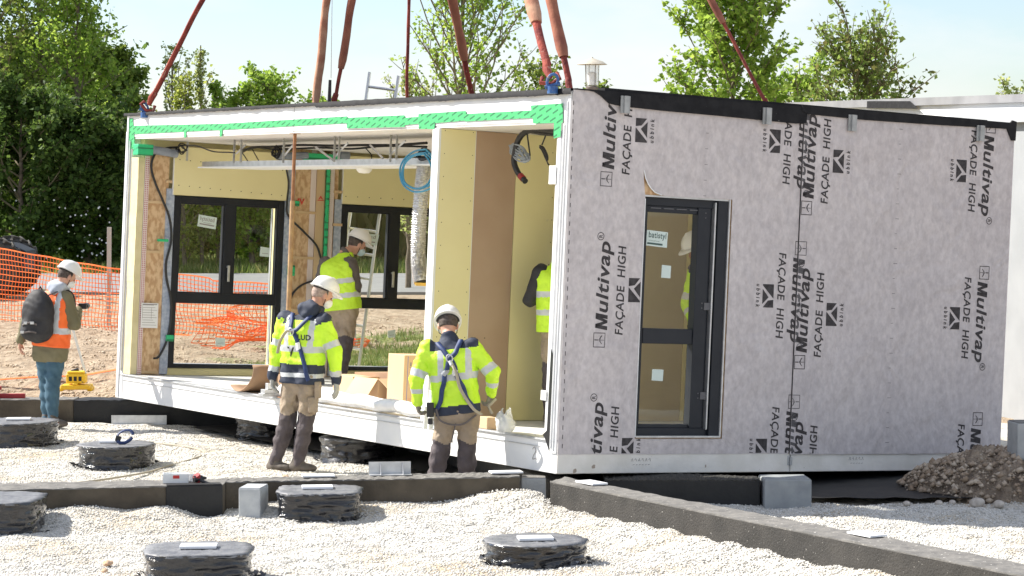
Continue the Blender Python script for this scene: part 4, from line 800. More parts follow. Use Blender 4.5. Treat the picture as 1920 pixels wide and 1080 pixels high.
for c, d in ((1.19, 2.145), (.4, 1.065)):
    g = MB(); g._add([(.815, Y + .04, c), (1.315, Y + .04, c), (1.315, Y + .04, d), (.815, Y + .04, d)], [(0, 1, 2, 3)]); g.build('pane', GLASS, dw)
st = [(.834, 0, 1.998), (1.045, 0, 1.985), (1.04, 0, 1.857), (.829, 0, 1.87)]; mb = MB(); mb.prism([(p[0], p[2]) for p in st], lambda a, b, t: Vector((a, Y + .037 + t, b)), .0015); mb.build('sticker', PAPERG, dw)
f = on_poly(st, Y + .0355); t = MB(); place_text(t, 'batistyl', .1, .93, .42, .92, f, bold=.01); place_text(t, 'CONCEPTION', .12, .62, .31, .37, f); t._add([f(.05, .1), f(.78, .1), f(.78, .22), f(.05, .22)], [(0, 1, 2, 3)]); t.build('sticker_print', INKG, dw)
for st in ([(.999, 1.715), (1.091, 1.71), (1.089, 1.606), (.997, 1.61)], [(.949, .853), (1.061, .85), (1.058, .755), (.947, .76)]):
    mb = MB(); mb.prism(st, lambda a, b, t: Vector((a, Y + .037 + t, b)), .0015); mb.build('small_sticker', PAPERG, dw)
# ------------------------------------------------------------------ printed facade membrane
from mathutils.geometry import tessellate_polygon
def sheet(outer, holes, y, name, thick=.002):
    loops = [[Vector((a, b, 0)) for a, b in outer]] + [[Vector((a, b, 0)) for a, b in h] for h in holes]
    flat = [p for l in loops for p in l]; tr = tessellate_polygon(loops); mb = MB(); mb._add([(p.x, y, p.y) for p in flat], [tuple(t) for t in tr])
    o = mb.build(name, WRAP, mod); s = o.modifiers.new('thickness', 'SOLIDIFY'); s.thickness = thick; s.offset = 0; return o
rag = lambda v0, v1, w, n, s: [(v0 + (v1 - v0) * i / n, w + .006 * noise.noise(Vector((i * .9, s, 0)))) for i in range(n + 1)]
curl = [(.745, .285), (.745, 2.262), (.738, 2.3), (.724, 2.4), (.718, 2.49), (.735, 2.43), (.76, 2.38), (.79, 2.34), (.83, 2.31), (.88, 2.29), (.95, 2.281), (1.1, 2.28), (1.628, 2.283), (1.628, .285)]
wrap1 = sheet([(.0, 3.09)] + rag(0, 2.36, .158, 26, 1) + [(2.36, 3.09)], [curl], -.0215 + .006, 'facade_membrane')
wrap2 = sheet([(2.343, 3.09)] + rag(2.343, 4.722, .152, 26, 2) + [(4.722, 3.09)], [], -.026, 'facade_membrane')
mb = MB(); mb.box(2.337, 2.343, -.026, -.0165, .158, 3.06); mb.build('seam_shadow_gap', PRINT, wrap1)
mb = MB(); pts = [(.745, -.02, .3), (.742, -.02, 1.2), (.744, -.02, 2.25)]; mb.tube(pts, .004, 6); pts = [(.718, -.022, 2.48), (.735, -.024, 2.42), (.76, -.028, 2.37), (.79, -.03, 2.335), (.83, -.03, 2.305), (.9, -.026, 2.287)]; mb.tube(pts, .005, 6); mb.build('folded_edge', WHITE, wrap1)
def print_set(mb, f, items):
    S = lambda *p: mb._add([f(a, b) for a, b in p], [tuple(range(len(p)))])
    if 'box' in items:
        for q in ((0, .12, .015, .021), (0, .12, .124, .13), (0, .006, .021, .124), (.114, .12, .021, .124)): S((q[0], q[2]), (q[1], q[2]), (q[1], q[3]), (q[0], q[3]))
        S((.058, .025), (.062, .025), (.062, .06), (.058, .06)); S((.056, .085), (.064, .085), (.064, .12), (.056, .12)); S((.03, .045), (.06, .072), (.06, .078), (.026, .05)); S((.06, .072), (.095, .045), (.1, .05), (.06, .08)); S((.04, .06), (.09, .06), (.09, .064), (.04, .064))
    if 'mv' in items:
        m = lambda a, b: (a + b * .2 - .0, b)
        for q in ([(.14, 0), (.172, 0), (.19, .117), (.158, .117)], [(.16, .117), (.19, .117), (.214, .03), (.2, 0)], [(.2, 0), (.22, 0), (.262, .117), (.232, .117)], [(.23, 0), (.262, 0), (.28, .117), (.248, .117)]): S(*q)
        place_text(mb, 'ultivap', .283, .86, -.038, .122, f, bold=.02, shear=.2)
        R = lambda r, n=20: [(.9 + r * math.cos(t), .1 + r * math.sin(t)) for t in np.linspace(0, 2 * math.pi, n, endpoint=False)]
        a, b = R(.033), R(.027)
        for i in range(20): j = (i + 1) % 20; S(a[i], a[j], b[j], b[i])
        place_text(mb, 'R', .888, .914, .083, .117, f, bold=.02)
    if 'fh' in items: place_text(mb, 'FAÇADE  HIGH', .105, .83, -.172, -.075, f, bold=.018, shear=.12)
    if 'lg' in items:
        g = lambda a, b: (.375 + .197 * a, -.31 + .117 * b)
        S(g(0, 0), g(.06, 0), g(.6, .97), g(.6, 1), g(0, 1)); S(g(.2, 0), g(.86, 0), g(.56, .56)); S(g(.7, .5), g(1, .06), g(1, 1), g(.66, 1)); S(g(0, 0), g(.1, 0), g(.1, .3), g(0, .3)) if 0 else None
    if 'ub' in items:
        place_text(mb, 'u b b i n k', .375, .572, -.377, -.335, f, bold=.03, shear=.15)
ALLP = ('box', 'mv', 'fh', 'lg', 'ub')
def up(vb, w0, y): return lambda a, b: Vector((vb - b, y, w0 + a))
def down(vb, w0, y): return lambda a, b: Vector((vb + b, y, w0 - a))
def finish_print(mb, name, m, par, zlo, zhi, xlo=-1, xhi=9):
    o = mb.build(name, m, par); bm = bmesh.new(); bm.from_mesh(o.data)
    for co, no in (((0, 0, zlo), (0, 0, -1)), ((0, 0, zhi), (0, 0, 1)), ((xlo, 0, 0), (-1, 0, 0)), ((xhi, 0, 0), (1, 0, 0))):
        bmesh.ops.bisect_plane(bm, geom=bm.verts[:] + bm.edges[:] + bm.faces[:], plane_co=co, plane_no=no, clear_outer=True)
    bm.to_mesh(o.data); bm.free()
mb = MB(); y1 = -.0178
print_set(mb, up(.425, 1.026, y1), ('box', 'mv', 'fh', 'lg')); print_set(mb, up(.425, 2.33, y1), ALLP); print_set(mb, up(.425, -.28, y1), ('mv', 'fh', 'lg'))
finish_print(mb, 'lettering', PRINT, wrap1, .165, 3.08, -1, .743)
mb = MB(); print_set(mb, up(.425, 2.33, y1), ('ub',)); print_set(mb, up(.425, -.28 - .0, y1), ()); 
for w0 in (1.965, 3.27, .66): print_set(mb, down(2.295, w0, y1), ('box', 'mv', 'fh', 'lg', 'ub'))
for i in range(5): mb.box(1.325, 1.355, y1, y1 + .0008, 2.3 + .13 * i, 2.303 + .13 * i)
finish_print(mb, 'lettering', PRINT, wrap1, .165, 3.08, .743, 2.335)
mb = MB(); print_set(mb, up(.425, -.28, y1), ('ub',)); finish_print(mb, 'lettering', PRINT, wrap1, .165, .283)
mb = MB()
for i in range(38): t = i / 38; v = -.0 + .035 * t + .004; w = 3.0 - 2.83 * t; mb.box(v, v + .006, y1, y1 + .0008, w - .035, w)
mb.build('stitch_marks', PRINT, wrap1)
mb = MB(); y2 = -.0292
for w0 in (.878, 2.19, -.43): print_set(mb, up(2.475, w0, y2), ALLP)
for w0 in (1.826, 3.13, .52): print_set(mb, down(4.365, w0, y2), ALLP)
for i in range(22): mb.box(3.385, 3.425 - .008 * (i % 3), y2, y2 + .0008, .25 + .13 * i, .253 + .13 * i)
finish_print(mb, 'lettering', PRINT, wrap2, .16, 3.075)
mb = MB()
for w0 in (1.965, 3.27, .66): print_set(mb, down(2.295, w0, -.0282), ('box', 'mv'))
finish_print(mb, 'lettering_showing_through', PRINTG, wrap2, .16, 3.075, 2.344)
mb = MB()   # handwriting and ink on the slab edge
for v, n in ((.72, 6), (3.0, 5)):
    for i in range(n):
        mb.tube([(v + i * .035, -.0135, .1 + .01 * (i % 2)), (v + i * .035 + .012, -.0135, .125), (v + i * .035 + .02, -.0135, .1)], .0018, 4); mb.tube([(v + .02 + i * .03, -.0135, .07), (v + .035 + i * .03, -.0135, .075)], .0018, 4)
mb.tube(spline([(-.002, .36, .17), (-.002, .33, .19), (-.002, .31, .16), (-.002, .34, .12), (-.002, .35, .09), (-.002, .3, .1)], 5), .003, 4); mb.build('pencil_marks', INKGREY, mod)
mb = MB()
for p in REDPR: mb.prism([(p[0] - .03, p[2] - .03), (p[0] + .03, p[2] - .03), (p[0] + .02, p[2] + .03), (p[0] - .03, p[2] + .025)], lambda a, b, t: Vector((a, 8.518 + t, b)), .001) if 0 else None
t = MB(); place_text(t, 'dV', 1.9, 2.02, 2.2, 2.27, lambda a, b: Vector((a, 8.515, b)), bold=.03); place_text(t, 'A', 2.19, 2.25, 2.27, 2.31, lambda a, b: Vector((a, 8.515, b)), bold=.04)
t.box(2.18, 2.26, 8.5145, 8.5155, 2.255, 2.264); t.build('red_print', REDINK, mod)
# document taped to the boards
p = SHEETP; o = empty('paper_sheet', tuple(MW(8.505, .19, .78)), 'white form sheet with printed lines taped to the chip board by the tall left window', 'paper sheet', rot=MODROT)
mb = MB(); mb.box(-.1, .1, 0, .002, 0, .27); mb.build('sheet', PAPER, o); mb = MB()
for i in range(9): mb.box(-.085, .085 - .02 * (i % 3), -.0012, 0, .03 + i * .027, .034 + i * .027)
mb.box(-.085, -.082, -.0012, 0, .1, .25); mb.box(.02, .023, -.0012, 0, .1, .22); mb.box(-.085, .085, -.0012, 0, .25, .26); mb.build('printed_lines', INKGREY, o)
# ------------------------------------------------------------------ services inside the module
def cab(name, pts, r, m, par=mod, n=6, k=6): return MB().tube(spline(pts, k), r, n).build(name, m, par, smooth=True)
cab('cable', CAB_LEFT, .013, CABLE); cab('cable', CAB_MID, .012, CABLE); cab('cable', CAB_MID2, .012, CABLE); cab('cable', CAB_TOP1, .008, CABLE); cab('cable', CAB_TOP2, .014, CABLE); cab('cable', CAB_TOP3, .011, CABLE)
for q in CAB_DROP: cab('cable', q, .006, CABLE)
def coil(name, pts, r, m, turns=3, j=.02):
    mb = MB(); c = sum((Vector(p) for p in pts), Vector()) / len(pts)
    for t in range(turns): s = 1 - .1 * t; P = [c + (Vector(p) - c) * s + Vector((random.uniform(-j, j), random.uniform(-j, j), random.uniform(-j, j))) for p in pts]; mb.tube(spline(P + [P[0]], 5), r, 5)
    return mb.build(name, m, mod, smooth=True)
coil('cable_coil', COIL1, .006, CABLE, 4); coil('cable_coil', COIL2, .007, CABLE, 5); coil('cable_coil', COIL3, .009, CABLE, 4); coil('hose_coil', HOSE, .009, HOSEB, 3, .01)
cab('cable_bundle', BUND, .026, CABLE, n=10); coil('cable_coil', BUND2[5:], .007, CABLEG, 4); coil('cable_coil', BUND4, .007, CABLEG, 4); cab('cable', BUNDY, .009, CABLEY); cab('cable', BUND3, .008, CABLEG); cab('cable', [(.5, 1.0, 2.77), (.5, 1.25, 2.79), (.5, 1.45, 2.81)], .016, CABLE)
for q in DROPS: cab('cable', q, .007, CABLE)
coil('cable_coil', [(.5, 1.24, 2.68), (.5, 1.18, 2.62), (.5, 1.12, 2.56), (.5, 1.12, 2.6), (.5, 1.2, 2.67)], .008, CABLE, 3, .006)
b = BUND[-2]; e = BUND[-1]; MB().cyl(Vector(b).lerp(Vector(e), .3), Vector(b).lerp(Vector(e), .7), .03, .03, 10).build('red_tape', REDP, mod, smooth=True)
mb = MB(); D8 = DUCT; P = spline(D8, 40); mb.tube(P, [.068 + .006 * (i % 3 == 0) - .005 * (i % 3 == 1) + .004 * noise.noise(Vector((i, 0, 0))) for i in range(len(P))], 18, cap=False); mb.build('foil_duct', FOIL, mod)
MB().tube([P[-1], P[-1] + Vector((0, 0, -.03))], [.07, .055], 16).build('duct_lining', mat('ochre_lining', (.6, .38, .08), .8), mod, smooth=True)
mb = MB(); mb.tube([(0.62, 3.3, 2.6), (.9, 3.0, 2.62), (1.2, 2.6, 2.64)], .07, 14); mb.build('duct_run', FOIL, mod)
mb = MB()
for q in HANG: a, b = Vector(q[0]), Vector(q[-1]); mb.box(a.x - .012, a.x + .012, a.y - .002, a.y + .002, b.z - .02, 2.82)
for q in BRACE: mb.tube([Vector(q[0]), Vector(q[1])], .012, 4)
mb.build('ceiling_hanger', GALV, mod)
mb = MB(); mb.box(.55, .556, 2.2, 8.1, 2.545, 2.6); mb.box(.556, .6, 2.2, 8.1, 2.594, 2.6); mb.box(.9, .94, 2.2, 7.4, 2.56, 2.6)
for i in range(10): mb.box(.6, .94, 2.5 + i * .5, 2.54 + i * .5, 2.575, 2.6)
mb.build('ceiling_rail', GALV, mod)
mb = MB(); mb.prism([(.5, 2.202), (.95, 2.202), (.95, 7.4), (.62, 7.9), (.5, 8.1)], lambda a, b, t: Vector((a, b, 2.528 + t)), .014); mb.build('lowered_ceiling_board', PAPER, mod)
MB().lathe([(.0, -.05), (.05, -.045), (.075, -.02), (.08, 0)], (.85, 5.0, 2.527), 16).build('ceiling_fitting', PAPER, mod, smooth=True)
mb = MB(); mb.box(1.2, 2.2, 4.0, 4.02, 2.3, 2.36); mb.build('light_batten', PAPER, mod)
o = MB(); o.tube([(.03, 4.9, .27), (.03, 4.92, 1.55)], .024, 10); p1 = o; 
pr_ = empty('steel_prop', tuple(MW(4.9, .04, .272)), 'rusty prop standing upright in the open side, worn wood below and rusty steel above', 'prop', rot=MODROT)
MB().tube([(0, 0, 0), (0, .02, 1.9)], .024, 10).build('lower_tube', PROPL, pr_, smooth=True); MB().tube([(0, .02, 1.9), (0, .03, 2.545)], .017, 10).build('upper_tube', RUST, pr_, smooth=True); mb = MB(); mb.box(-.03, .03, -.03, .09, 2.543, 2.548); mb.box(-.06, .06, -.06, .06, 0, .008); mb.build('end_plate', RUST, pr_)
# ------------------------------------------------------------------ boxes and things on the module floor
def cbox(u, v, lu, lv, h, label, turn=0, flaps=False, lines=True, m=CARD, w0=.273, open_top=False, print_=False):
    o = empty('cardboard_box', tuple(MW(u, v, w0)), label, 'cardboard box', rot=(MODROT[0], MODROT[1], MODROT[2] + turn))
    mb = MB()
    if open_top:
        t = .006
        for q in ((0, lv, 0, t, 0, h), (0, lv, lu - t, lu, 0, h), (0, t, t, lu - t, 0, h), (lv - t, lv, t, lu - t, 0, h), (t, lv - t, t, lu - t, 0, t)): mb.box(*q)
    else: mb.box(0, lv, 0, lu, 0, h)
    mb.build('carton', m, o, bevel=.006)
    if flaps:
        mb = MB()
        mb.box(0, lv, -.3, -.001, 0, .005, Matrix.Translation((0, 0, h)) @ Matrix.Rotation(math.radians(28), 4, 'X')); mb.box(-.22, 0, 0, lu, 0, .005, Matrix.Translation((0, 0, h)) @ Matrix.Rotation(math.radians(-55), 4, 'Y')); mb.box(0, .25, 0, lu, 0, .005, Matrix.Translation((lv, 0, h)) @ Matrix.Rotation(math.radians(-20), 4, 'Y')); mb.build('flap', m, o)
    return o
b1 = cbox(3.42, .5, .34, .72, .5, 'large tall cardboard box with printed handling symbols, rightmost of the boxes', turn=-.05)
mb = MB()
for i, (z, x) in enumerate(((.4, .06), (.4, .11), (.4, .16), (.38, .21))): mb.box(x, x + .015, -.0012, 0, z, z + .035); mb.box(x - .008, x + .022, -.0012, 0, z - .012, z - .008)
for i in range(5): mb.box(.06, .12, -.0012, 0, .28 + i * .02, .287 + i * .02); mb.box(.14, .2, -.0012, 0, .28 + i * .02, .286 + i * .02)
mb.build('printed_symbols', INKGREY, b1); mb = MB(); mb.box(.035, .04, -.0013, 0, .0, .49); mb.build('blue_line', BLUEINK, b1)
mb = MB()
f = lambda a, b: Vector((a, -.0014, b))
mb.box(.22, .4, -.0012, 0, .2, .207); mb.box(.24, .44, -.0012, 0, .08, .115); mb.box(.05, .2, -.0012, 0, .09, .1); mb.build('faded_print', PINKINK, b1); mb = MB(); mb.box(.3, .42, -.0012, 0, .38, .43); mb.build('white_label', PAPER, b1)
b2 = cbox(3.9, .5, .38, .42, .25, 'open cardboard box with raised flaps left of the tall box', turn=.1, flaps=True, open_top=True)
b3 = cbox(4.4, .5, .45, .5, .24, 'low cardboard box with blue lines beside the open flapped box', turn=-.05)
mb = MB(); mb.box(0, .5, -.0014, 0, .05, .062); mb.box(0, .5, -.0014, 0, .17, .182); mb.build('blue_line', BLUEINK, b3)
o = empty('cardboard_box', tuple(MW(4.1, .75, .56)), 'flat cardboard lid lying slanted across the low boxes', 'cardboard box', rot=(MODROT[0] - .05, MODROT[1] - .02, MODROT[2])); mb = MB(); mb.box(0, 1.0, 0, .7, 0, .012); mb.box(-.02, .0, 0, .7, -.08, .012); mb.build('lid', CARDD, o, bevel=.003)
# curled sheet of brown cardboard
o = empty('cardboard_sheet', tuple(MW(5.62, -.03, .272)), 'curled sheet of brown cardboard on the floor behind the left yellow-jacketed man', 'cardboard sheet', rot=MODROT)
V = []; F = []; n = 26
for i in range(n + 1):
    a = -2.5 + 3.1 * i / n; r = .13 + .05 * i / n
    for j in range(7): V.append((.0 + j * .1 + .02 * math.sin(a * 2), .1 - r * math.cos(a) * 1.9 + .05 * j / 6, max(.002, r + r * math.sin(a) * .95)))
for i in range(n):
    for j in range(6): q = i * 7 + j; F.append((q, q + 7, q + 8, q + 1))
q = np_mesh('sheet', V, F, CARDD, o, smooth=True); q.modifiers.new('thickness', 'SOLIDIFY').thickness = .006
q.location = (0, .1, 0)
b4 = cbox(5.1, .2, .3, .3, .2, 'small brown cardboard carton next to the curled sheet', m=CARDD)
cbox(1.08, -.005, .16, .1, .1, 'small brown box on the sill between the right yellow-jacketed man and the white bag', turn=-.1)
# long film-wrapped roll along the sill
P = [(-.0 + .06 + .0 * i, 1.95 + i * (3.0 / 24), .345 + .008 * math.sin(i * 1.3)) for i in range(25)]
o = MB().tube([MW(y, x - .02, z) for x, y, z in P], [.062 + .014 * noise.noise(Vector((i * .8, 0, 0))) for i in range(25)], 16).build('film_roll', TUBEW, smooth=True); tag(o, 'long white film-wrapped roll lying along the module sill', 'wrapped roll')
# white net bag
V = []; F = []; n = 20; m_ = 12
for i in range(m_ + 1):
    t = i / m_
    for j in range(n): a = 6.283 * j / n; r = (.06 + .04 * math.sin(t * 3 + .6) + .022 * math.sin(3 * a + t * 7) * t + .014 * math.sin(7 * a + t * 9)); V.append((r * .75 * math.cos(a), r * math.sin(a) * .6, t * .17 + .03 * math.sin(2 * a + 1) * t))
for i in range(m_):
    for j in range(n): j2 = (j + 1) % n; F.append((i * n + j, i * n + j2, (i + 1) * n + j2, (i + 1) * n + j))
o = np_mesh('white_bag', V, F, clear_mat('bag_film', (.85, .87, .88), .5), smooth=True, loc=tuple(MW(.86, .04, .273))); tag(o, 'crumpled translucent white bag standing open on the sill', 'bag')
o.modifiers.new('thickness', 'SOLIDIFY').thickness = .002
mb = MB(); mb.box(-.02, .02, -.02, .02, 0, .34); mb.box(-.07, -.03, -.01, .01, .0, .2); o = mb.build('sill_wedge', TUBEW, bevel=.01, loc=tuple(MW(1.98, -.03, .2))); o.rotation_euler = MODROT; tag(o, 'white upright board end at the sill under the partition edge', 'board end')
mb = MB(); mb.box(-.12, .12, -.05, .05, 0, .03); mb.box(-.1, .1, -.045, .045, .031, .07); mb.box(-.06, .06, -.03, .03, .072, .13); o = mb.build('metal_offcuts', GALV, bevel=.003, loc=tuple(MW(5.05, -.03, .273))); o.rotation_euler = MODROT; tag(o, 'little stack of metal and wood offcuts on the sill left of the man with gloves', 'offcuts')
# ------------------------------------------------------------------ lifting slings
HOOK = Vector((-.85, 26.0, 9.25))
def sling(pb, label, r, sleeve=None, sm=SLEEVE, shackle='blue', bend=.0, top=None):
    """pb: where the sling meets the roof fitting; sleeve: (t0,t1) part of the length covered by a protective sleeve"""
    B = Vector(pb); T = Vector(top) if top else HOOK; o = empty('lifting_sling', tuple(B), label, 'lifting sling', 'lifting slings between crane hook and roof'); L_ = T - B
    side = L_.cross(Vector((0, 1, 0))).normalized(); 
    def P(t): return L_ * t + side * (bend * math.sin(t * 9) * .05 + .015 * noise.noise(Vector((t * 14, B.x, B.y))))
    N = 60; s0 = .035
    pts = [P(s0 + (1 - s0) * i / N) for i in range(N + 1)]
    MB().tube(pts, [r * .62 * (1 + .12 * noise.noise(Vector((i * .5, B.x, 1)))) for i in range(N + 1)], 10, flat=.6).build('webbing', REDW, o, smooth=True)
    if sleeve:
        a, b = sleeve; pts = [P(a + (b - a) * i / 60) for i in range(61)]
        MB().tube(pts, [r * (1 + .16 * noise.noise(Vector((i * .35, B.y, 3))) + .08 * math.sin(i * 1.1)) * (1 if 0 < i < 60 else .8) for i in range(61)], 14, flat=.75).build('protective_sleeve', sm, o, smooth=True)
    d = L_.normalized()
    # choker knot of webbing and shackle
    kn = MB(); q = d * (L_.length * s0)
    kn.tube([q * .45, q * .8 + side * .01, q * 1.1], [r * .4, r * .62, r * .55], 10); kn.tube([q * .5 + side * r, q * .3 + side * r * 1.4, q * .15, q * .3 - side * r * 1.2, q * .55 - side * r], [r * .3] * 5, 8); kn.build('eye_loop', RUSTY if shackle == 'rust' else REDW, o, smooth=True)
    s = MB(); ring = [side * (.045 * math.cos(a)) + Vector((0, 0, .05 + .055 * math.sin(a))) for a in np.linspace(-.6, math.pi + .6, 16)]
    s.tube(ring, .012, 8); s.cyl(side * -.065 + Vector((0, 0, .015)), side * .065 + Vector((0, 0, .015)), .016, .016, 10); s.cyl((0, 0, -.05), (0, 0, .01), .045, .045, 14); s.build('shackle', BLUEM, o, smooth=True)
    return o
for (pb, lb, r, sl_, m_, top) in SLINGS: sling(pb, lb, r, sl_, {'p': SLEEVEP, 's': SLEEVE}[m_], top=top)
o = empty('master_ring', tuple(HOOK), 'steel ring joining the slings above the photo', 'lifting ring'); MB().tube([(.16 * math.cos(a), 0, .16 * math.sin(a) + .1) for a in np.linspace(0, 6.283, 28, endpoint=False)], .03, 10, closed=True).build('ring', GALV, o, smooth=True)
o = empty('tag_line', (-1.9, 27.5, 3.3), 'thin steel line with a small black and grey hook hanging between the two left slings', 'hoist line')
MB().tube([(0, 0, .42), (.09, 0, 5.9)], .004, 5).build('wire', GALV, o); MB().tube([(-.02, 0, .14), (-.01, 0, .4)], [.022, .016], 10).build('weight', BLACKP, o, smooth=True); MB().tube([(-.03, 0, -.12), (-.025, 0, .14)], [.045, .04], 10).build('hook_block', GALV, o, smooth=True)
# ladder behind the module
def ladder():
    o = empty('ladder', (-1.98, 30.1, .2), 'aluminium ladder leaning on the far end of the module, its top above the roof', 'ladder', rot=(-.06, .13, -.1))
    for x in (-.17, .17): mb = MB(); mb.box(x - .014, x + .014, -.035, .035, 0, 3.72); mb.build('rail', ALU, o, bevel=.003)
    for i in range(13): mb = MB(); mb.tube([(-.155, 0, .25 + i * .275), (.155, 0, .25 + i * .275)], .016, 8); mb.build('rung', ALU, o, smooth=True)
ladder()
# ------------------------------------------------------------------ people: signed-distance bodies turned into continuous meshes
def surf(D, org, vox):
    """surface nets on a distance grid"""
    ins = D < 0; nx, ny, nz = D.shape
    c = [(i, j, k) for i in (0, 1) for j in (0, 1) for k in (0, 1)]
    cnt = sum(ins[i:nx - 1 + i, j:ny - 1 + j, k:nz - 1 + k].astype(np.int8) for i, j, k in c)
    act = (cnt > 0) & (cnt < 8); idx = np.argwhere(act)
    vid = -np.ones(act.shape, np.int64); vid[act] = np.arange(len(idx))
    val = {q: D[idx[:, 0] + q[0], idx[:, 1] + q[1], idx[:, 2] + q[2]] for q in c}
    S = np.zeros((len(idx), 3)); N = np.zeros(len(idx))
    for a in c:
        for ax in range(3):
            if a[ax] == 0:
                b = list(a); b[ax] = 1; b = tuple(b); va, vb = val[a], val[b]; m = (va < 0) != (vb < 0)
                t = np.where(m, va / np.where(m, va - vb, 1), 0); P = np.tile(np.array(a, float), (len(idx), 1)); P[:, ax] = t
                S += P * m[:, None]; N += m
    V = (idx + S / N[:, None]) * vox + org; F = []
    for ax in range(3):
        sl0 = [slice(1, None)] * 3; a = [slice(None)] * 3; b = [slice(None)] * 3; a[ax] = slice(0, -1); b[ax] = slice(1, None)
        A, B = ins[tuple(a)], ins[tuple(b)]; o1, o2 = [x for x in range(3) if x != ax]
        E = np.argwhere(A != B); E = E[(E[:, o1] > 0) & (E[:, o2] > 0) & (E[:, o1] < D.shape[o1] - 1) & (E[:, o2] < D.shape[o2] - 1)]
        q = []
        for d1, d2 in ((-1, -1), (0, -1), (0, 0), (-1, 0)):
            e = E.copy(); e[:, o1] += d1; e[:, o2] += d2; q.append(vid[e[:, 0], e[:, 1], e[:, 2]])
        q = np.stack(q, 1); fl = A[E[:, 0], E[:, 1], E[:, 2]]
        if ax == 1: fl = ~fl
        q[~fl] = q[~fl][:, ::-1]; F.append(q)
    F = np.concatenate(F); F = F[(F >= 0).all(1)]
    return V, F
def grid_field(prims, vox, k=.03, clip=None, wr=0, wf=1, seed=0, cut=None):
    """prims: ('c',a,b,ra,rb[,k]) tapered capsule, ('e',centre,radii,R[,k]) ellipsoid, a leading '-' subtracts"""
    lo = np.full(3, 9.); hi = np.full(3, -9.)
    for p in prims:
        if p[0] == 'c': a, b = np.array(p[1]), np.array(p[2]); r = max(p[3], p[4]); lo = np.minimum(lo, np.minimum(a, b) - r); hi = np.maximum(hi, np.maximum(a, b) + r)
        elif p[0] == 'e': c = np.array(p[1]); r = max(p[2]); lo = np.minimum(lo, c - r); hi = np.maximum(hi, c + r)
    lo -= .04; hi += .04; n = np.ceil((hi - lo) / vox).astype(int) + 1; D = np.full(n, 1., np.float32)
    ax = [lo[i] + vox * np.arange(n[i]) for i in range(3)]
    def sub(c0, c1):
        i0 = np.maximum(0, np.floor((c0 - lo) / vox).astype(int)); i1 = np.minimum(n, np.ceil((c1 - lo) / vox).astype(int) + 1); return tuple(slice(a, b) for a, b in zip(i0, i1))
    for p in prims:
        neg = p[0][0] == '-'; ty = p[0][-1]; kk = p[5] if ty == 'c' and len(p) > 5 else (p[4] if ty == 'e' and len(p) > 4 else k)
        if ty == 'c': a, b = np.array(p[1], float), np.array(p[2], float); r = max(p[3], p[4]); s = sub(np.minimum(a, b) - r - .07, np.maximum(a, b) + r + .07)
        else: c = np.array(p[1], float); r = max(p[2]); s = sub(c - r - .07, c + r + .07)
        P = np.stack(np.meshgrid(ax[0][s[0]], ax[1][s[1]], ax[2][s[2]], indexing='ij'), -1)
        if P.size == 0: continue
        if ty == 'c':
            ab = b - a; t = np.clip(((P - a) @ ab) / max(ab @ ab, 1e-9), 0, 1); d = np.linalg.norm(P - a - t[..., None] * ab, axis=-1) - (p[3] + (p[4] - p[3]) * t)
        else:
            q = (P - c) @ np.array(p[3]) if p[3] is not None else P - c; rr = np.array(p[2]); k0 = np.linalg.norm(q / rr, axis=-1); k1 = np.linalg.norm(q / rr ** 2, axis=-1); d = k0 * (k0 - 1) / np.maximum(k1, 1e-6)
        o = D[s]
        if neg: D[s] = np.maximum(o, -d)
        else: h = np.clip(.5 + .5 * (o - d) / kk, 0, 1); D[s] = np.where(o >= 1, d, o + (d - o) * h - kk * h * (1 - h))
    if wr or clip:
        X, Y, Z = np.meshgrid(*ax, indexing='ij')
        if wr:
            f = wf; w = np.sin(X * 21 * f + 2.2 * np.sin(Z * 17 * f + seed) + Y * 9) * np.sin(Z * 38 * f + 2.6 * np.sin(X * 19 * f + seed * 2 + Y * 14)) + .6 * np.sin(Z * 71 * f + X * 44 + 2 * np.sin(Y * 50 + seed)) * np.sin(Y * 30 + X * 25 + seed)
            D = D + wr * w
        if clip:
            for (c, nn) in clip: D = np.maximum(D, (X - c[0]) * nn[0] + (Y - c[1]) * nn[1] + (Z - c[2]) * nn[2])
    return D, lo, vox
def sdf(name, prims, mats, parent, vox=.011, matfn=None, **kw):
    V, F = surf(*grid_field(prims, vox, **kw)); mi = None
    if matfn is not None: C = V[F].mean(1); e1 = V[F[:, 1]] - V[F[:, 0]]; e2 = V[F[:, 3]] - V[F[:, 0]]; nn = np.cross(e1, e2); nn /= np.linalg.norm(nn, axis=1)[:, None] + 1e-9; mi = matfn(C, nn)
    o = np_mesh(name, V, F, mats, parent, smooth=True, mi=mi); o['_v'] = 0; del o['_v']; return o, V, F
U = lambda v: np.array(v, float) / np.linalg.norm(v)
def basis(f, up=(0, 0, 1)):
    f = U(f); s = U(np.cross(f, up)); u = np.cross(s, f); return np.stack([s, f, u], 1)      # columns: right, forward, up
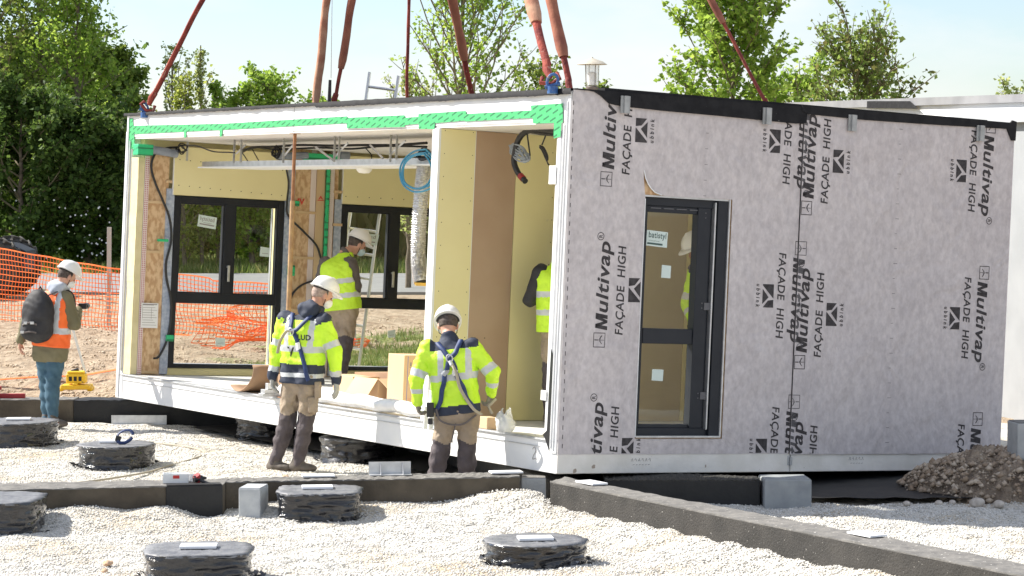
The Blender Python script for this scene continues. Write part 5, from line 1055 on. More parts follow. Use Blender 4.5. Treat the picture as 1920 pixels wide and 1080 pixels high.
def hand(w, d, n, thumb, curl=.7, s=1.0, fat=1.0):
    """w wrist, d direction along the hand, n back-of-hand normal, thumb +1/-1 side; returns prims for a palm, five fingers"""
    w = np.array(w, float); d = U(d); n = U(np.array(n) - d * np.dot(n, d)); t = np.cross(n, d) * thumb; P = []
    K = []
    for i, (o, l) in enumerate(((.032, .074), (.011, .082), (-.010, .076), (-.030, .06))):
        k = w + d * (.088 - .006 * abs(i - 1)) * s + t * o * s; P.append(('c', w + t * o * .5 * s + d * .01, k, .018 * fat * s, .012 * fat * s, .012)); K.append((k, l, o))
    for i, (k, l, o) in enumerate(K):
        a = 0; p = k; cu = curl * (1 + .12 * i); L = (l * .45, l * .3, l * .25); r = .0105 * fat * s
        for j, x in enumerate(L):
            a += cu * (.55, .8, .6)[j]; q = p + (d * math.cos(a) - n * math.sin(a)) * x * s + t * o * .12 * s * (1 - j * .3); P.append(('c', p, q, r, r * .9, .004)); p = q; r *= .93
    b = w + d * .03 * s + t * .03 * s; m = b + (d * .7 + t * .62 - n * .3) * .04 * s; e = m + (d * .9 + t * .1 - n * .45) * .032 * s
    P += [('c', w + d * .02 + t * .012, b, .017 * s * fat, .015 * s * fat, .01), ('c', b, m, .0135 * s * fat, .012 * s * fat, .008), ('c', m, e, .012 * s * fat, .0095 * s * fat, .004)]
    return P
def ribbon(name, pts, w, m, par, tree, off=.006, k=6, wv=None, smooth=True):
    P = spline(pts, k); L = []
    for p in P:
        c, nn, i, d = tree.find_nearest(p); L.append((c + nn * off, nn) if c is not None else (p, Vector((0, -1, 0))))
    for _ in range(3): L = [L[0]] + [((L[i - 1][0] + L[i][0] * 2 + L[i + 1][0]) / 4, (L[i - 1][1] + L[i][1] * 2 + L[i + 1][1]).normalized()) for i in range(1, len(L) - 1)] + [L[-1]]
    V = []; F = []
    for i, (c, nn) in enumerate(L):
        d = (L[min(i + 1, len(L) - 1)][0] - L[max(i - 1, 0)][0]).normalized(); s = d.cross(nn).normalized() * w * .5
        V += [c - s - nn * .002, c - s * .98 + nn * .004, c + s * .98 + nn * .004, c + s - nn * .002]
    for i in range(len(L) - 1):
        a = i * 4
        for j in range(4): F.append((a + j, a + (j + 1) % 4, a + 4 + (j + 1) % 4, a + 4 + j))
    return np_mesh(name, [tuple(v) for v in V], F, m, par, smooth=smooth)
def segd(C, a, b):
    a, b = np.array(a, float), np.array(b, float); ab = b - a; t = np.clip((C - a) @ ab / (ab @ ab), 0, 1); return np.linalg.norm(C - a - t[:, None] * ab, axis=1), (C - a) @ ab / (ab @ ab)
def person(loc, label, J, look, jacket='hivis', trousers=(KHAKI, SLATE), gloves=GLOVE, hair=HAIR, vest=False, harness=False, size=1.0, hem=.8, sleeve_m=None, toes=None, handd=None, hood=None, curl=(.7, .7), knee_dark=True, girth=1.0, seed=1, body_rot=0, helmet=True, thumb=(-1, 1), bell=None, fwd=None):
    root = empty('person', loc, label, 'person', 'construction workers in helmets', rot=(0, 0, body_rot))
    j = {k: np.array(v, float) for k, v in J.items()}; g = girth
    mid = (j['shL'] + j['shR']) / 2; hipm = (j['hipL'] + j['hipR']) / 2; ax = U(j['shR'] - j['shL']); hx = U(j['hipR'] - j['hipL']); spine = U(mid - hipm)
    fw = U(np.cross(spine, ax)) if fwd is None else U(fwd)          # forward direction of the chest
    hd = j['head']; B = basis(look, up=(0, 0, 1)); s_, f_, u_ = B[:, 0], B[:, 1], B[:, 2]
    neck = j['neck']
    # --- skin body, one continuous surface
    P = [('c', neck - spine * .02, hd - u_ * .05 - f_ * .01, .06, .052), ('e', hd + u_ * .02 - f_ * .008, (.075, .093, .1), B), ('e', hd - u_ * .045 + f_ * .03, (.052, .06, .06), B), ('e', hd - u_ * .015 + f_ * .095, (.013, .022, .024), B, .012), ('c', hd - u_ * .088 + f_ * .06, hd - u_ * .085 + f_ * .07, .02, .018, .02),
         ('e', hd - s_ * .077 - u_ * .01, (.012, .022, .034), B, .006), ('e', hd + s_ * .077 - u_ * .01, (.012, .022, .034), B, .006), ('c', hd - s_ * .03 + f_ * .082 + u_ * .018, hd + s_ * .03 + f_ * .082 + u_ * .018, .012, .012, .015), ('e', hd - u_ * .058 + f_ * .083, (.024, .012, .008), B, .006), ('e', hd - u_ * .07 + f_ * .08, (.02, .012, .008), B, .006)]
    P += [('c', neck, mid - spine * .07, .05, .07), ('c', mid - ax * .1 - spine * .1, hipm - ax * .06, .085, .085), ('c', mid + ax * .1 - spine * .1, hipm + ax * .06, .085, .085), ('c', j['shL'] - spine * .02, j['shR'] - spine * .02, .045, .045)]
    for q in 'LR': P += [('c', j['sh' + q], j['el' + q], .042, .036), ('c', j['el' + q], j['wr' + q], .034, .024, .01), ('c', j['hip' + q], j['kn' + q], .07, .05), ('c', j['kn' + q], j['an' + q], .048, .034)]
    for qi, q in enumerate('LR'):
        dd, nn = (handd or {}).get(q, (None, None)); dd = dd if dd is not None else j['wr' + q] - j['el' + q] * 1.0
        nn = nn if nn is not None else (ax * (-1 if q == 'L' else 1) - spine * 0)
        P += hand(j['wr' + q], dd, nn, thumb[qi], curl[qi])
    body, BV, BF = sdf('body', P, SKIN, root, vox=.0085, k=.022)
    # eyes and brow, glasses strap left out
    mb = MB()
    for sg in (-1, 1): c = Vector(hd + f_ * .082 + s_ * sg * .03 + u_ * .0); mb.lathe([(0, -.008), (.008, -.004), (.009, 0), (.008, .004), (0, .008)], tuple(c), 10)
    mb.build('eye', mat('eye_dark', (.02, .015, .012), .2), body)
    # hair: closely cropped cap below the helmet
    hp = [('e', hd + u_ * .022 - f_ * .014, (.081, .094, .106), B)]; sdf('hair', hp, hair, root, vox=.008, clip=[(hd - u_ * .03 - f_ * .02, -u_ + f_ * .3), (hd + f_ * .03, f_)], wr=.0015, wf=3)
    if helmet:
        h0 = hd + u_ * .065 + f_ * .005
        hm = [('e', h0, (.112, .135, .118), B, .01)]; V1 = []
        hel, V_, F_ = sdf('helmet', hm + [('c', h0 + f_ * .09 + u_ * .012, h0 + f_ * .04 + u_ * .105, .012, .014, .02), ('c', h0 + f_ * .04 + u_ * .105, h0 - f_ * .1 + u_ * .07, .014, .01, .02)], HELM, root, vox=.0075, clip=[(h0 - u_ * .015, -u_)])
        br = MB(); n = 40; pr = []
        for i in range(n):
            a = 2 * math.pi * i / n; c, s = math.cos(a), math.sin(a); r1 = (.108 * c, .131 * s); ext = .016 + .042 * max(0, s) ** 1.5
            ro = (c * (.108 + ext * .6), s * (.131 + ext)); dz = -.012 - .014 * max(0, s); pr.append((r1, ro, dz))
        V = []; F = []
        for (r1, ro, dz) in pr:
            for (q, z) in ((r1, .004), (ro, dz + .004), (ro, dz - .002), (r1, -.014)): V.append(tuple(h0 + s_ * q[0] + f_ * q[1] + u_ * z))
        for i in range(n):
            for k in range(4): F.append((i * 4 + k, i * 4 + (k + 1) % 4, ((i + 1) % n) * 4 + (k + 1) % 4, ((i + 1) % n) * 4 + k))
        np_mesh('brim', V, F, HELM, hel, smooth=False)
        mb = MB(); mb.tube([h0 + s_ * (.088 * math.cos(a)) + f_ * (.108 * math.sin(a)) - u_ * .022 for a in np.linspace(math.pi, 2 * math.pi, 14)], .012, 6, flat=.5); mb.tube([h0 - s_ * .085 - u_ * .02, hd - s_ * .074 - u_ * .06 + f_ * .02, hd - u_ * .115 + f_ * .045, hd + s_ * .074 - u_ * .06 + f_ * .02, h0 + s_ * .085 - u_ * .02], .004, 5); mb.build('head_strap', BLACKC, hel, smooth=True)
    # --- upper garment
    sh = spine * .0; w = .088 * g; belly = hipm + spine * .12
    T = [('c', mid - ax * w - spine * .09, hipm - hx * w * .8 - spine * .06, .112 * g, .126 * g), ('c', mid + ax * w - spine * .09, hipm + hx * w * .8 - spine * .06, .112 * g, .126 * g), ('c', j['shL'] - spine * .035 + ax * .03, j['shR'] - spine * .035 - ax * .03, .068 * g, .068 * g, .05), ('c', mid - spine * .06, neck - spine * .045, .1, .074, .05), ('c', mid - fw * .02 - spine * .12, belly, .115 * g, .115 * g)]
    A = []
    for q in 'LR': A += [('c', j['sh' + q], j['el' + q], .074 * g, .062 * g, .035), ('c', j['el' + q], j['wr' + q], .062 * g, .046, .02)]
    hemc = hipm + spine * (hem - np.dot(hipm, [0, 0, 1])) if True else hipm
    hemc = np.array([hipm[0], hipm[1], 0]) + (mid - hipm) * ((hem - hipm[2]) / (mid[2] - hipm[2])); hemc[2] = hem
    clip = [(hemc, -spine)]
    for q in 'LR': pass
    def arm_t(C):
        r = {}
        for q in 'LR':
            d1, t1 = segd(C, j['sh' + q], j['el' + q]); d2, t2 = segd(C, j['el' + q], j['wr' + q]); r[q] = (d1, t1, d2, t2)
        return r
    tors = lambda C: np.minimum(segd(C, mid - ax * w - spine * .09, hipm - hx * w)[0], segd(C, mid + ax * w - spine * .09, hipm + hx * w)[0]) - .112 * g
    lat = lambda C: (C - hipm) @ ax
    hz = lambda C: (C - hipm) @ spine
    top = np.dot(mid - hipm, spine)
    def mf_jacket(C, nn):
        m = np.zeros(len(C), int); A_ = arm_t(C); isarm = np.zeros(len(C), bool); td = tors(C)
        for q in 'LR':
            d1, t1, d2, t2 = A_[q]; ia = (np.minimum(d1 - .074 * g, d2 - .06 * g) < td - .004) & (np.minimum(d1, d2) < .13); up_ = ia & (d1 <= d2) ; lo_ = ia & (d2 < d1); isarm |= ia
            if jacket == 'navytrim':
                m[up_ & (t1 > .66) & (t1 < .86)] = 2; m[lo_ & (t2 > .62) & (t2 < .82)] = 2; m[lo_ & (t2 >= .82)] = 1; m[up_ & (t1 < .06) & (nn[:, 2] > .1)] = 1
            elif jacket == 'hivis':
                m[up_ & (t1 > .72) & (t1 < .94)] = 2; m[lo_ & (t2 > .38) & (t2 < .6)] = 2
        t = ~isarm; H = hz(C); L = lat(C); hh = H / top
        if jacket in ('navytrim', 'hivis'):
            bd = (hh > .5) & (hh < .6) if jacket == 'hivis' else (hh > .44) & (hh < .55)
            m[t & bd] = 2; m[t & (np.abs(np.abs(L) - .115 * g) < .026) & (hh > .5)] = 2
            if jacket == 'navytrim': m[t & (hh < .23)] = 1; m[t & (hh > .0) & (hh < .075)] = 2; m[(hh > 1.0) & (np.abs(L) < .13)] = 1; m[t & (hh > .92) & (np.abs(L) > .15)] = 1
            else: m[t & (H < (hem - hipm[2]) + .075)] = 1; m[(hh > .97) & (np.abs(L) < .2)] = 1
        return m
    if jacket in ('hivis', 'navytrim'):
        jk, JV, JF = sdf('jacket', T + A, [HIVIS, NAVY, REFL], root, vox=.0095, k=.04, clip=clip, wr=.0065, wf=.85, seed=seed, matfn=mf_jacket)
    else:
        jk, JV, JF = sdf('coat' if jacket == 'coat' else 'shirt', T + A, [sleeve_m or GREYC], root, vox=.0105, k=.04, clip=clip, wr=.004, seed=seed)
    if vest:
        vm = HIVISO if vest == 'orange' else HIVIS; vh = hem
        T2 = [(p[0], p[1], p[2], p[3] + .012, p[4] + .012) + tuple(p[5:]) for p in T]
        T2 += [('-c', j['sh' + q] + (ax * .05 if q == 'R' else -ax * .05), j['el' + q] + (ax * .02 if q == 'R' else -ax * .02), .085 * g, .075 * g) for q in 'LR']
        def mf(C, nn):
            m = np.zeros(len(C), int); hh = hz(C) / top; L = lat(C)
            if vest == 'orange': m[(hh > .3) & (hh < .42)] = 1; m[(np.abs(np.abs(L) - .12) < .03) & (hh > .4)] = 1
            else: m[(hh > .22) & (hh < .33)] = 1; m[(hh > .55) & (hh < .66)] = 1
            return m
        vc = hemc.copy(); 
        if vest == 'orange': vc = vc + spine * .17
        vs, VV, VF = sdf('vest', T2, [vm, REFL], root, vox=.0095, k=.04, clip=[(vc, -spine), (neck - spine * .005, spine)], wr=.004, seed=seed + 3, matfn=mf); JV, JF = VV, VF
    if hood: sdf('hood', [('c', neck - fw * .05 - ax * .05, neck - fw * .05 + ax * .05, .062, .062), ('c', neck - fw * .07 - spine * .06, neck - fw * .02 + spine * .04, .06, .05), ('c', neck + fw * .02 - ax * .06, neck + fw * .03 + ax * .06, .045, .045)], hood, root, vox=.009, wr=.004, seed=4)
    else: sdf('collar', [('c', neck - spine * .07, neck + (hd - neck) * .1, .1, .068)], NAVY if jacket in ('hivis', 'navytrim') else (sleeve_m or GREYC), root, vox=.009, wr=.002, clip=[(neck + U(hd - neck) * .012, U(hd - neck))])
    # --- trousers
    Q = [('c', j['hipL'] - hx * .0 + spine * .03, j['hipR'] + spine * .03, .1 * g, .1 * g, .04), ('c', hipm + spine * .05, hipm - spine * .05, .104 * g, .1 * g, .04)]
    for q in 'LR': Q += [('c', j['hip' + q], j['kn' + q], .098 * g, .075, .03), ('c', j['kn' + q], j['an' + q] + np.array([0, 0, -.01]), .074, .058, .02), ('c', j['kn' + q] - np.array([0, 0, .03]), j['kn' + q] * .5 + j['an' + q] * .5, .07, .064, .02)]
    def mft(C, nn):
        m = np.zeros(len(C), int)
        if knee_dark:
            for q in 'LR':
                d, t = segd(C, j['kn' + q], j['an' + q]); d1, t1 = segd(C, j['hip' + q], j['kn' + q]); m[(C[:, 2] < j['kn' + q][2] + .06 + .02 * np.sin(C[:, 0] * 30)) & (np.minimum(d, d1) < .13)] = 1
        return m
    tr, TV, TF = sdf('trousers', Q, list(trousers), root, vox=.0105, k=.035, wr=.008, wf=.75, seed=seed + 7, matfn=mft)
    # --- shoes
    for qi, q in enumerate('LR'):
        td = U((toes or {}).get(q, (.8, .5, 0))); a = j['an' + q]; base = np.array([a[0], a[1], .0 if bell is None else bell])
        BB = basis(td); sdf('boot', [('c', a + np.array([0, 0, .02]), base + np.array([0, 0, .06]), .055, .052), ('e', base + td * .05 + np.array([0, 0, .045]), (.05, .13, .045), BB), ('e', base - td * .03 + np.array([0, 0, .05]), (.046, .06, .055), BB)], BOOT, root, vox=.009, k=.03, clip=[(base + np.array([0, 0, .004]), (0, 0, -1))], wr=.0015)
    # --- gloves
    if gloves is not None:
        for qi, q in enumerate('LR'):
            dd, nn = (handd or {}).get(q, (None, None)); dd = dd if dd is not None else j['wr' + q] - j['el' + q]
            nn = nn if nn is not None else ax * (-1 if q == 'L' else 1)
            sdf('glove', hand(j['wr' + q], dd, nn, thumb[qi], curl[qi], fat=1.22) + [('c', j['wr' + q] - U(j['wr' + q] - j['el' + q]) * .03, j['wr' + q] + U(dd) * .02, .036, .03)], gloves, root, vox=.0065, k=.01)
    tree = BVHTree.FromPolygons([tuple(v) for v in JV], [tuple(f) for f in JF])
    if harness:
        bk = -fw; Ln = lambda l, h, d=.3: Vector(mid + ax * l + spine * h + bk * d)
        ring = Ln(-.02 if harness > 1 else 0, -.07)
        sm = STRAPB
        ribbon('harness_strap', [Ln(-.1, .06, .03), Ln(-.06, .0, .2), ring, Ln(.06, -.22), Ln(.125, -.37), Ln(.19, -.52, .2)], .04, sm, root, tree, off=.008)
        ribbon('harness_strap', [Ln(.1, .06, .03), Ln(.06, .0, .2), ring] + ([] if harness > 1 else [Ln(-.07, -.22), Ln(-.135, -.37), Ln(-.2, -.5, .2)]), .04, sm, root, tree, off=.014)
        ribbon('strap_label', [Ln(.045, -.19), Ln(.06, -.25)], .042, PAPER, root, tree, off=.02); harness == 1 and ribbon('strap_label', [Ln(-.055, -.19), Ln(-.07, -.24)], .042, GREYSTR, root, tree, off=.024)
        c, nn, i, d = tree.find_nearest(ring); c = c + nn * .03; mb = MB(); sx = Vector(ax); up_ = Vector(spine)
        mb.tube([c + sx * .026 * math.cos(a) + up_ * .032 * math.sin(a) for a in np.linspace(0, 6.283, 16, endpoint=False)], .006, 6, closed=True); mb.build('dorsal_ring', GALV, root, smooth=True)
        lan = [c - up_ * .02, Ln(.04, -.2, .24), Ln(.06, -.34, .22), Ln(.14, -.5, .2), Ln(.2, -.56, .12)] if harness == 1 else [c, Ln(-.06, -.1, .22), Ln(-.13, -.2, .2), Ln(-.15, -.3, .2)]
        MB().tube(spline([tuple(x) for x in lan], 6), .009, 6).tube(spline([tuple(x + Vector((.012, .01, 0))) for x in lan], 6), .007, 6).build('lanyard', ROPE, root, smooth=True)
        mb = MB(); e = Vector(lan[1]); mb.tube([Vector(lan[0]).lerp(e, .05), Vector(lan[0]).lerp(e, .4)], .016, 8); mb.build('snap_hook', GALV, root, smooth=True)
    return root, dict(j=j, ax=ax, spine=spine, fw=fw, mid=mid, hipm=hipm, tree=tree)
def local(px, py, ox, oy, s): return ((px - ox) / s, (oy - py) / s)
# A: left man in yellow and navy jacket
A = dict(neck=(.17, .05, 1.475), head=(.262, .07, 1.60), shL=(-.075, .10, 1.385), shR=(.285, -.06, 1.365), elL=(-.15, .10, 1.10), wrL=(-.19, .07, .86), elR=(.385, -.09, 1.09), wrR=(.395, -.05, .83), hipL=(.0, .05, .86), hipR=(.165, -.04, .86), knL=(-.05, .03, .475), anL=(-.165, .03, .09), knR=(.12, -.05, .475), anR=(.05, -.06, .09))
pA, iA = person((-1.98, 23.57, 0), 'man in yellow and navy jacket with one blue strap, standing on gravel, looking down', A, (.82, .4, -.42), jacket='navytrim', harness=2, gloves=GLOVEG, hair=HAIRG, hem=.8, toes={'L': (.75, -.5, 0), 'R': (.95, -.25, 0)}, handd={'L': ((.0, 0, -1), (-1, .2, 0)), 'R': ((.05, -.05, -1), (1, -.3, 0))}, curl=(.55, .35), seed=1, girth=1.07, fwd=(.45, .89, 0), hood=NAVY)
# B: right man seen from the back
Bj = dict(neck=(-.03, .06, 1.335), head=(-.04, .15, 1.425), shL=(-.205, .02, 1.245), shR=(.165, .0, 1.26), elL=(-.295, -.03, .99), wrL=(-.29, -.0, .80), elR=(.335, -.04, 1.04), wrR=(.325, .05, .87), hipL=(-.045, .0, .71), hipR=(.13, .0, .71), knL=(-.1, .0, .41), anL=(-.165, .02, -.02), knR=(.12, .0, .41), anR=(.115, .02, -.02))
pB, iB = person((-.494, 21.6, 0), 'man in bright yellow jacket with crossed blue harness straps, seen from the back', Bj, (-.06, .82, -.6), jacket='hivis', harness=1, hem=.70, toes={'L': (-.2, 1, 0), 'R': (.2, 1, 0)}, handd={'L': ((.1, .3, -1), (-1, -.2, 0)), 'R': ((-.25, .25, -1), (1, -.5, .1))}, curl=(.95, .85), seed=2.6, girth=1.0, thumb=(-1, 1), bell=-.1, hair=HAIR)
# F: man with the backpack
Fj = dict(neck=(.12, .04, 1.50), head=(.195, .02, 1.605), shL=(-.07, .08, 1.40), shR=(.2, -.04, 1.38), elL=(-.235, .03, 1.13), wrL=(-.3, .0, .92), elR=(.285, -.05, 1.10), wrR=(.29, .18, 1.24), hipL=(-.06, .04, .84), hipR=(.1, -.02, .84), knL=(-.03, .05, .45), anL=(-.03, .05, .09), knR=(.045, -.03, .45), anR=(.045, -.03, .09))
pF, iF = person((-4.93, 27.75, .02), 'man in olive coat and jeans with an orange vest and black backpack at the left', Fj, (.72, .5, -.48), jacket='coat', sleeve_m=OLIVE, vest='orange', trousers=(JEANS, JEANS), knee_dark=False, gloves=None, hood=GREYH, hem=.69, toes={'L': (.9, -.3, 0), 'R': (.95, -.3, 0)}, handd={'L': ((-.05, 0, -1), (-1, 0, 0)), 'R': ((.1, .9, .35), (.9, -.1, .4))}, curl=(.6, .9), seed=5, girth=1.02, fwd=(.5, .86, 0))
# C: man in the yellow vest inside
Cj = dict(neck=(.04, .06, 1.42), head=(.165, .14, 1.50), shL=(-.17, .06, 1.30), shR=(.105, -.04, 1.3), elL=(-.24, .1, 1.05), wrL=(-.2, .25, .92), elR=(.16, -.04, 1.06), wrR=(.15, .12, .90), hipL=(-.06, .03, .82), hipR=(.095, -.03, .82), knL=(-.04, .05, .46), anL=(-.04, .08, .09), knR=(.055, -.02, .45), anR=(.0, .02, .09))
pC, iC = person(tuple(MW(7.3, 1.93, .272) + Vector((0, 0, 0))), 'man in yellow vest and grey sleeves by the right window inside', Cj, (.8, .4, -.45), jacket='shirt', vest='yellow', hem=.80, gloves=None, hair=HAIR, toes={'L': (.6, .8, 0), 'R': (.8, .6, 0)}, handd={'L': ((.3, .9, -.2), (-.5, .2, .8)), 'R': ((.1, .8, -.5), (.9, -.1, .3))}, curl=(.8, .8), seed=9, girth=1.03, fwd=(.5, .86, 0))
# D: man half hidden behind the corner post; E: man seen through the glazed door
Dj = dict(neck=(.0, .05, 1.44), head=(.05, .14, 1.52), shL=(-.17, .02, 1.34), shR=(.17, .0, 1.34), elL=(-.26, .06, 1.1), wrL=(-.14, .26, 1.12), elR=(.25, .04, 1.07), wrR=(.2, .24, 1.05), hipL=(-.08, .0, .86), hipR=(.08, .0, .86), knL=(-.08, .02, .48), anL=(-.09, .02, .09), knR=(.09, .02, .48), anR=(.1, .02, .09))
person(tuple(MW(1.5, 1.0, .272)), 'man in a dark shirt and yellow vest mostly hidden behind the near corner post', Dj, (.3, .85, -.3), jacket='shirt', sleeve_m=BLACKC, vest='yellow', hem=.82, gloves=None, toes={'L': (0, 1, 0), 'R': (.2, 1, 0)}, seed=11)
Ej = dict(neck=(-.05, .0, 1.49), head=(-.11, -.05, 1.6), shL=(-.13, .0, 1.4), shR=(.17, .02, 1.4), elL=(-.2, -.04, 1.12), wrL=(-.16, -.2, .95), elR=(.22, -.02, 1.1), wrR=(.18, -.16, .95), hipL=(-.09, .0, .88), hipR=(.09, .0, .88), knL=(-.09, .0, .48), anL=(-.09, .02, .09), knR=(.09, .0, .48), anR=(.1, .02, .09))
person(tuple(MW(1.35, 2.5, .272)), 'man in a white helmet and yellow jacket seen through the glazed door', Ej, (-.8, -.4, -.45), jacket='hivis', hem=.84, gloves=GLOVEG, toes={'L': (-.3, -1, 0), 'R': (-.1, -1, 0)}, fwd=(-.3, -.95, 0), thumb=(1, -1), seed=13)
# lettering on A's back and the mask on A's face
def back_text(root, inf, txt, l0, l1, h0, h1, m, name='back_print'):
    mb = MB(); mid, ax, sp, fw, tree = (inf[k] for k in ('mid', 'ax', 'spine', 'fw', 'tree'))
    def f(a, b):
        p = Vector(mid + ax * a + sp * b - fw * .4); hit = tree.ray_cast(p, Vector(fw)); return (hit[0] - Vector(fw) * .004) if hit[0] is not None else p + Vector(fw) * .3
    place_text(mb, txt, l0, l1, h0, h1, f, bold=.03); mb.build(name, m, root)
back_text(pA, iA, 'LUD', .02, .14, -.17, -.12, NAVY); back_text(pA, iA, 'V', -.09, -.01, -.33, -.24, BLACKC)
def facemask(root, J, look, m):
    B = basis(look); h = np.array(J['head']); s_, f_, u_ = B[:, 0], B[:, 1], B[:, 2]
    sdf('face_mask', [('e', h - u_ * .055 + f_ * .055, (.058, .062, .05), B), ('e', h - u_ * .04 + f_ * .09, (.03, .028, .03), B)], m, root, vox=.008, clip=[(h + f_ * .035, -f_), (h - u_ * .015, u_)])
facemask(pA, A, (.82, .4, -.42), PAPER); facemask(pC, Cj, (.8, .4, -.45), mat('mask_blue', (.5, .65, .75), .7)); facemask(pF, Fj, (.72, .5, -.48), PAPER)
# A: pouch and pocket flap; B: waist straps
mb = MB(); mb.box(-.03, .03, -.03, .03, -.1, .05); mb.build('belt_pouch', KHAKI, pA, bevel=.012, loc=(.235, -.13, .78))
mb = MB(); mb.box(-.045, .045, -.02, .02, -.07, .07); mb.build('thigh_pocket', KHAKI, pA, bevel=.012, loc=(.19, -.13, .62))
MB().tube(spline([(-.13, -.12, .75), (-.1, -.13, .66), (.0, -.13, .62), (.1, -.13, .63), (.2, -.1, .7)], 6), .009, 6).tube([(.03, -.12, .63), (.0, -.12, .5), (.0, -.12, .47)], .006, 5).build('leg_strap', GREYC, pB, smooth=True)
mb = MB(); mb.box(-.03, .03, -.02, .02, -.06, .06); mb.box(-.02, .02, -.022, .022, -.12, -.07); mb.build('belt_clip', BLACKP, pB, bevel=.006, loc=(-.18, -.09, .74))
mb = MB(); mb.tube([(.36, .04, .82), (.3, .0, .76), (.33, .01, .7)], .013, 6); mb.build('lanyard_end', ROPE, pB, smooth=True)
# F: backpack
def backpack():
    root, inf = pF, iF; mid, ax, sp, fw = (inf[k] for k in ('mid', 'ax', 'spine', 'fw')); bk = -fw
    c = mid - sp * .2 + bk * .2 - ax * .035; R = np.stack([ax, fw, sp], 1)
    o, V, F = sdf('backpack', [('e', c, (.2, .13, .285), R), ('c', c - sp * .15 - ax * .07, c - sp * .15 + ax * .07, .11, .11), ('c', c + sp * .08 - ax * .05, c + sp * .08 + ax * .05, .1, .1), ('c', c - sp * .17 + bk * .06 - ax * .06, c + bk * .06 - ax * .0, .07, .06)], BLACKC, root, vox=.01, k=.05, wr=.003, seed=3)
    tree = BVHTree.FromPolygons([tuple(v) for v in V], [tuple(f) for f in F]); L = lambda l, h: Vector(c + ax * l + sp * h + bk * .3)
    for h in (-.06, -.17): ribbon('strap', [L(-.16, h), L(-.05, h - .005), L(.05, h), L(.16, h)], .018, GREYC, root, tree, off=.004)
    for h, l in ((-.06, -.05), (-.17, -.08), (-.06, .08)):
        q, nn, i, d = tree.find_nearest(L(l, h)); mb = MB(); mb.box(-.02, .02, -.008, .008, -.014, .014); mb.build('buckle', GALV, root, bevel=.003, loc=tuple(q + nn * .008))
    s = Vector(mid + ax * .115); MB().tube(spline([tuple(Vector(c + sp * .2 + bk * .02 + ax * .05)), tuple(Vector(mid + ax * .1 + sp * .08)), tuple(Vector(mid + ax * .13 + sp * .03 + fw * .12)), tuple(Vector(mid + ax * .15 - sp * .15 + fw * .15)), tuple(Vector(mid + ax * .16 - sp * .3 + fw * .02)), tuple(Vector(c - sp * .22 + ax * .1))], 8), .02, 8, flat=.4).build('shoulder_strap', BLACKC, root, smooth=True)
    MB().tube([tuple(Vector(c + sp * .26 - ax * .03)), tuple(Vector(c + sp * .31)), tuple(Vector(c + sp * .26 + ax * .04))], .01, 6).build('grab_handle', BLACKC, root, smooth=True)
backpack()
o = empty('handheld_camera', (-4.93 + .33, 27.98, 1.3), 'small black camera held up by the man with the backpack', 'camera'); mb = MB(); mb.box(-.045, .045, -.03, .03, -.03, .03); mb.build('camera_body', BLACKP, o, bevel=.008); MB().tube([(.02, .03, 0), (.03, .1, 0)], .033, 14).build('lens', BLACKP, o, smooth=True)
# ------------------------------------------------------------------ net fence, stakes, machine, tools behind
def net(name, path, top, bot, cell, label, par=None, crumple=0, seed=0):
    """path(s)->(x,y), s in metres; top(s), bot(s) heights; strands as thin strips"""
    Lp = path['len']; nS = int(Lp / cell); rows = 15; mb_v = []; mb_f = []
    def P(s, t):
        x, y = path['f'](s); z0, z1 = bot(s), top(s); z = z0 + (z1 - z0) * t
        q = Vector((s * .9, t * 3, seed)); k = .05 + crumple
        return np.array((x + k * noise.noise(q * 1.1) * (1 + crumple * 4), y + (k + .06) * 1.6 * noise.noise(q * .8 + Vector((7, 1, 1))), z + k * .5 * noise.noise(q * 1.4 + Vector((1, 9, 3)))))
    g = [[P(i * cell, t / rows) for t in range(rows + 1)] for i in range(nS + 1)]
    w = .007
    def strip(a, b, wd):
        i = len(mb_v); mb_v.extend([a - wd, a + wd, b + wd, b - wd]); mb_f.append((i, i + 1, i + 2, i + 3))
    for i in range(nS + 1):
        for t in range(rows + 1):
            if i < nS: strip(g[i][t], g[i + 1][t], np.array((0, 0, w * (1.7 if t in (0, rows) else 1.0))))
            if t < rows: strip(g[i][t], g[i][t + 1], np.array((w * .8, 0, 0)))
    return np_mesh(name, mb_v, mb_f, ORANGE, par)
fx = empty('net_fence', (-9, 44, .2), 'orange plastic safety net stretched on stakes across the back left', 'safety fence')
A_, B_ = np.array((-9.6, 45.5)), np.array((-2.3, 39.0)); L_ = float(np.linalg.norm(B_ - A_))
n1 = net('netting', {'len': L_, 'f': lambda s: tuple(A_ + (B_ - A_) * s / L_)}, lambda s: 1.56 - .07 * s + .03 * math.sin(s * 1.3) if s < 6.5 else 1.1 - .012 * (s - 6.5), lambda s: .22, .085, '')
n1.parent = fx; n1.location = (9, -44, -.2)
n2 = net('fallen_netting', {'len': 3.4, 'f': lambda s: (-4.55 + s * .65, 38.2 - s * .2)}, lambda s: .85 - .1 * abs(s - 2), lambda s: .24, .07, '', crumple=.28, seed=4); n2.parent = fx; n2.location = (9, -44, -.2)
n3 = None and net('fallen_netting', {'len': 4.2, 'f': lambda s: (-4.9 + s * .64, 37.2 - s * .12)}, lambda s: .62 - .05 * abs(s - 2), lambda s: .22, .06, '', crumple=.4, seed=8)
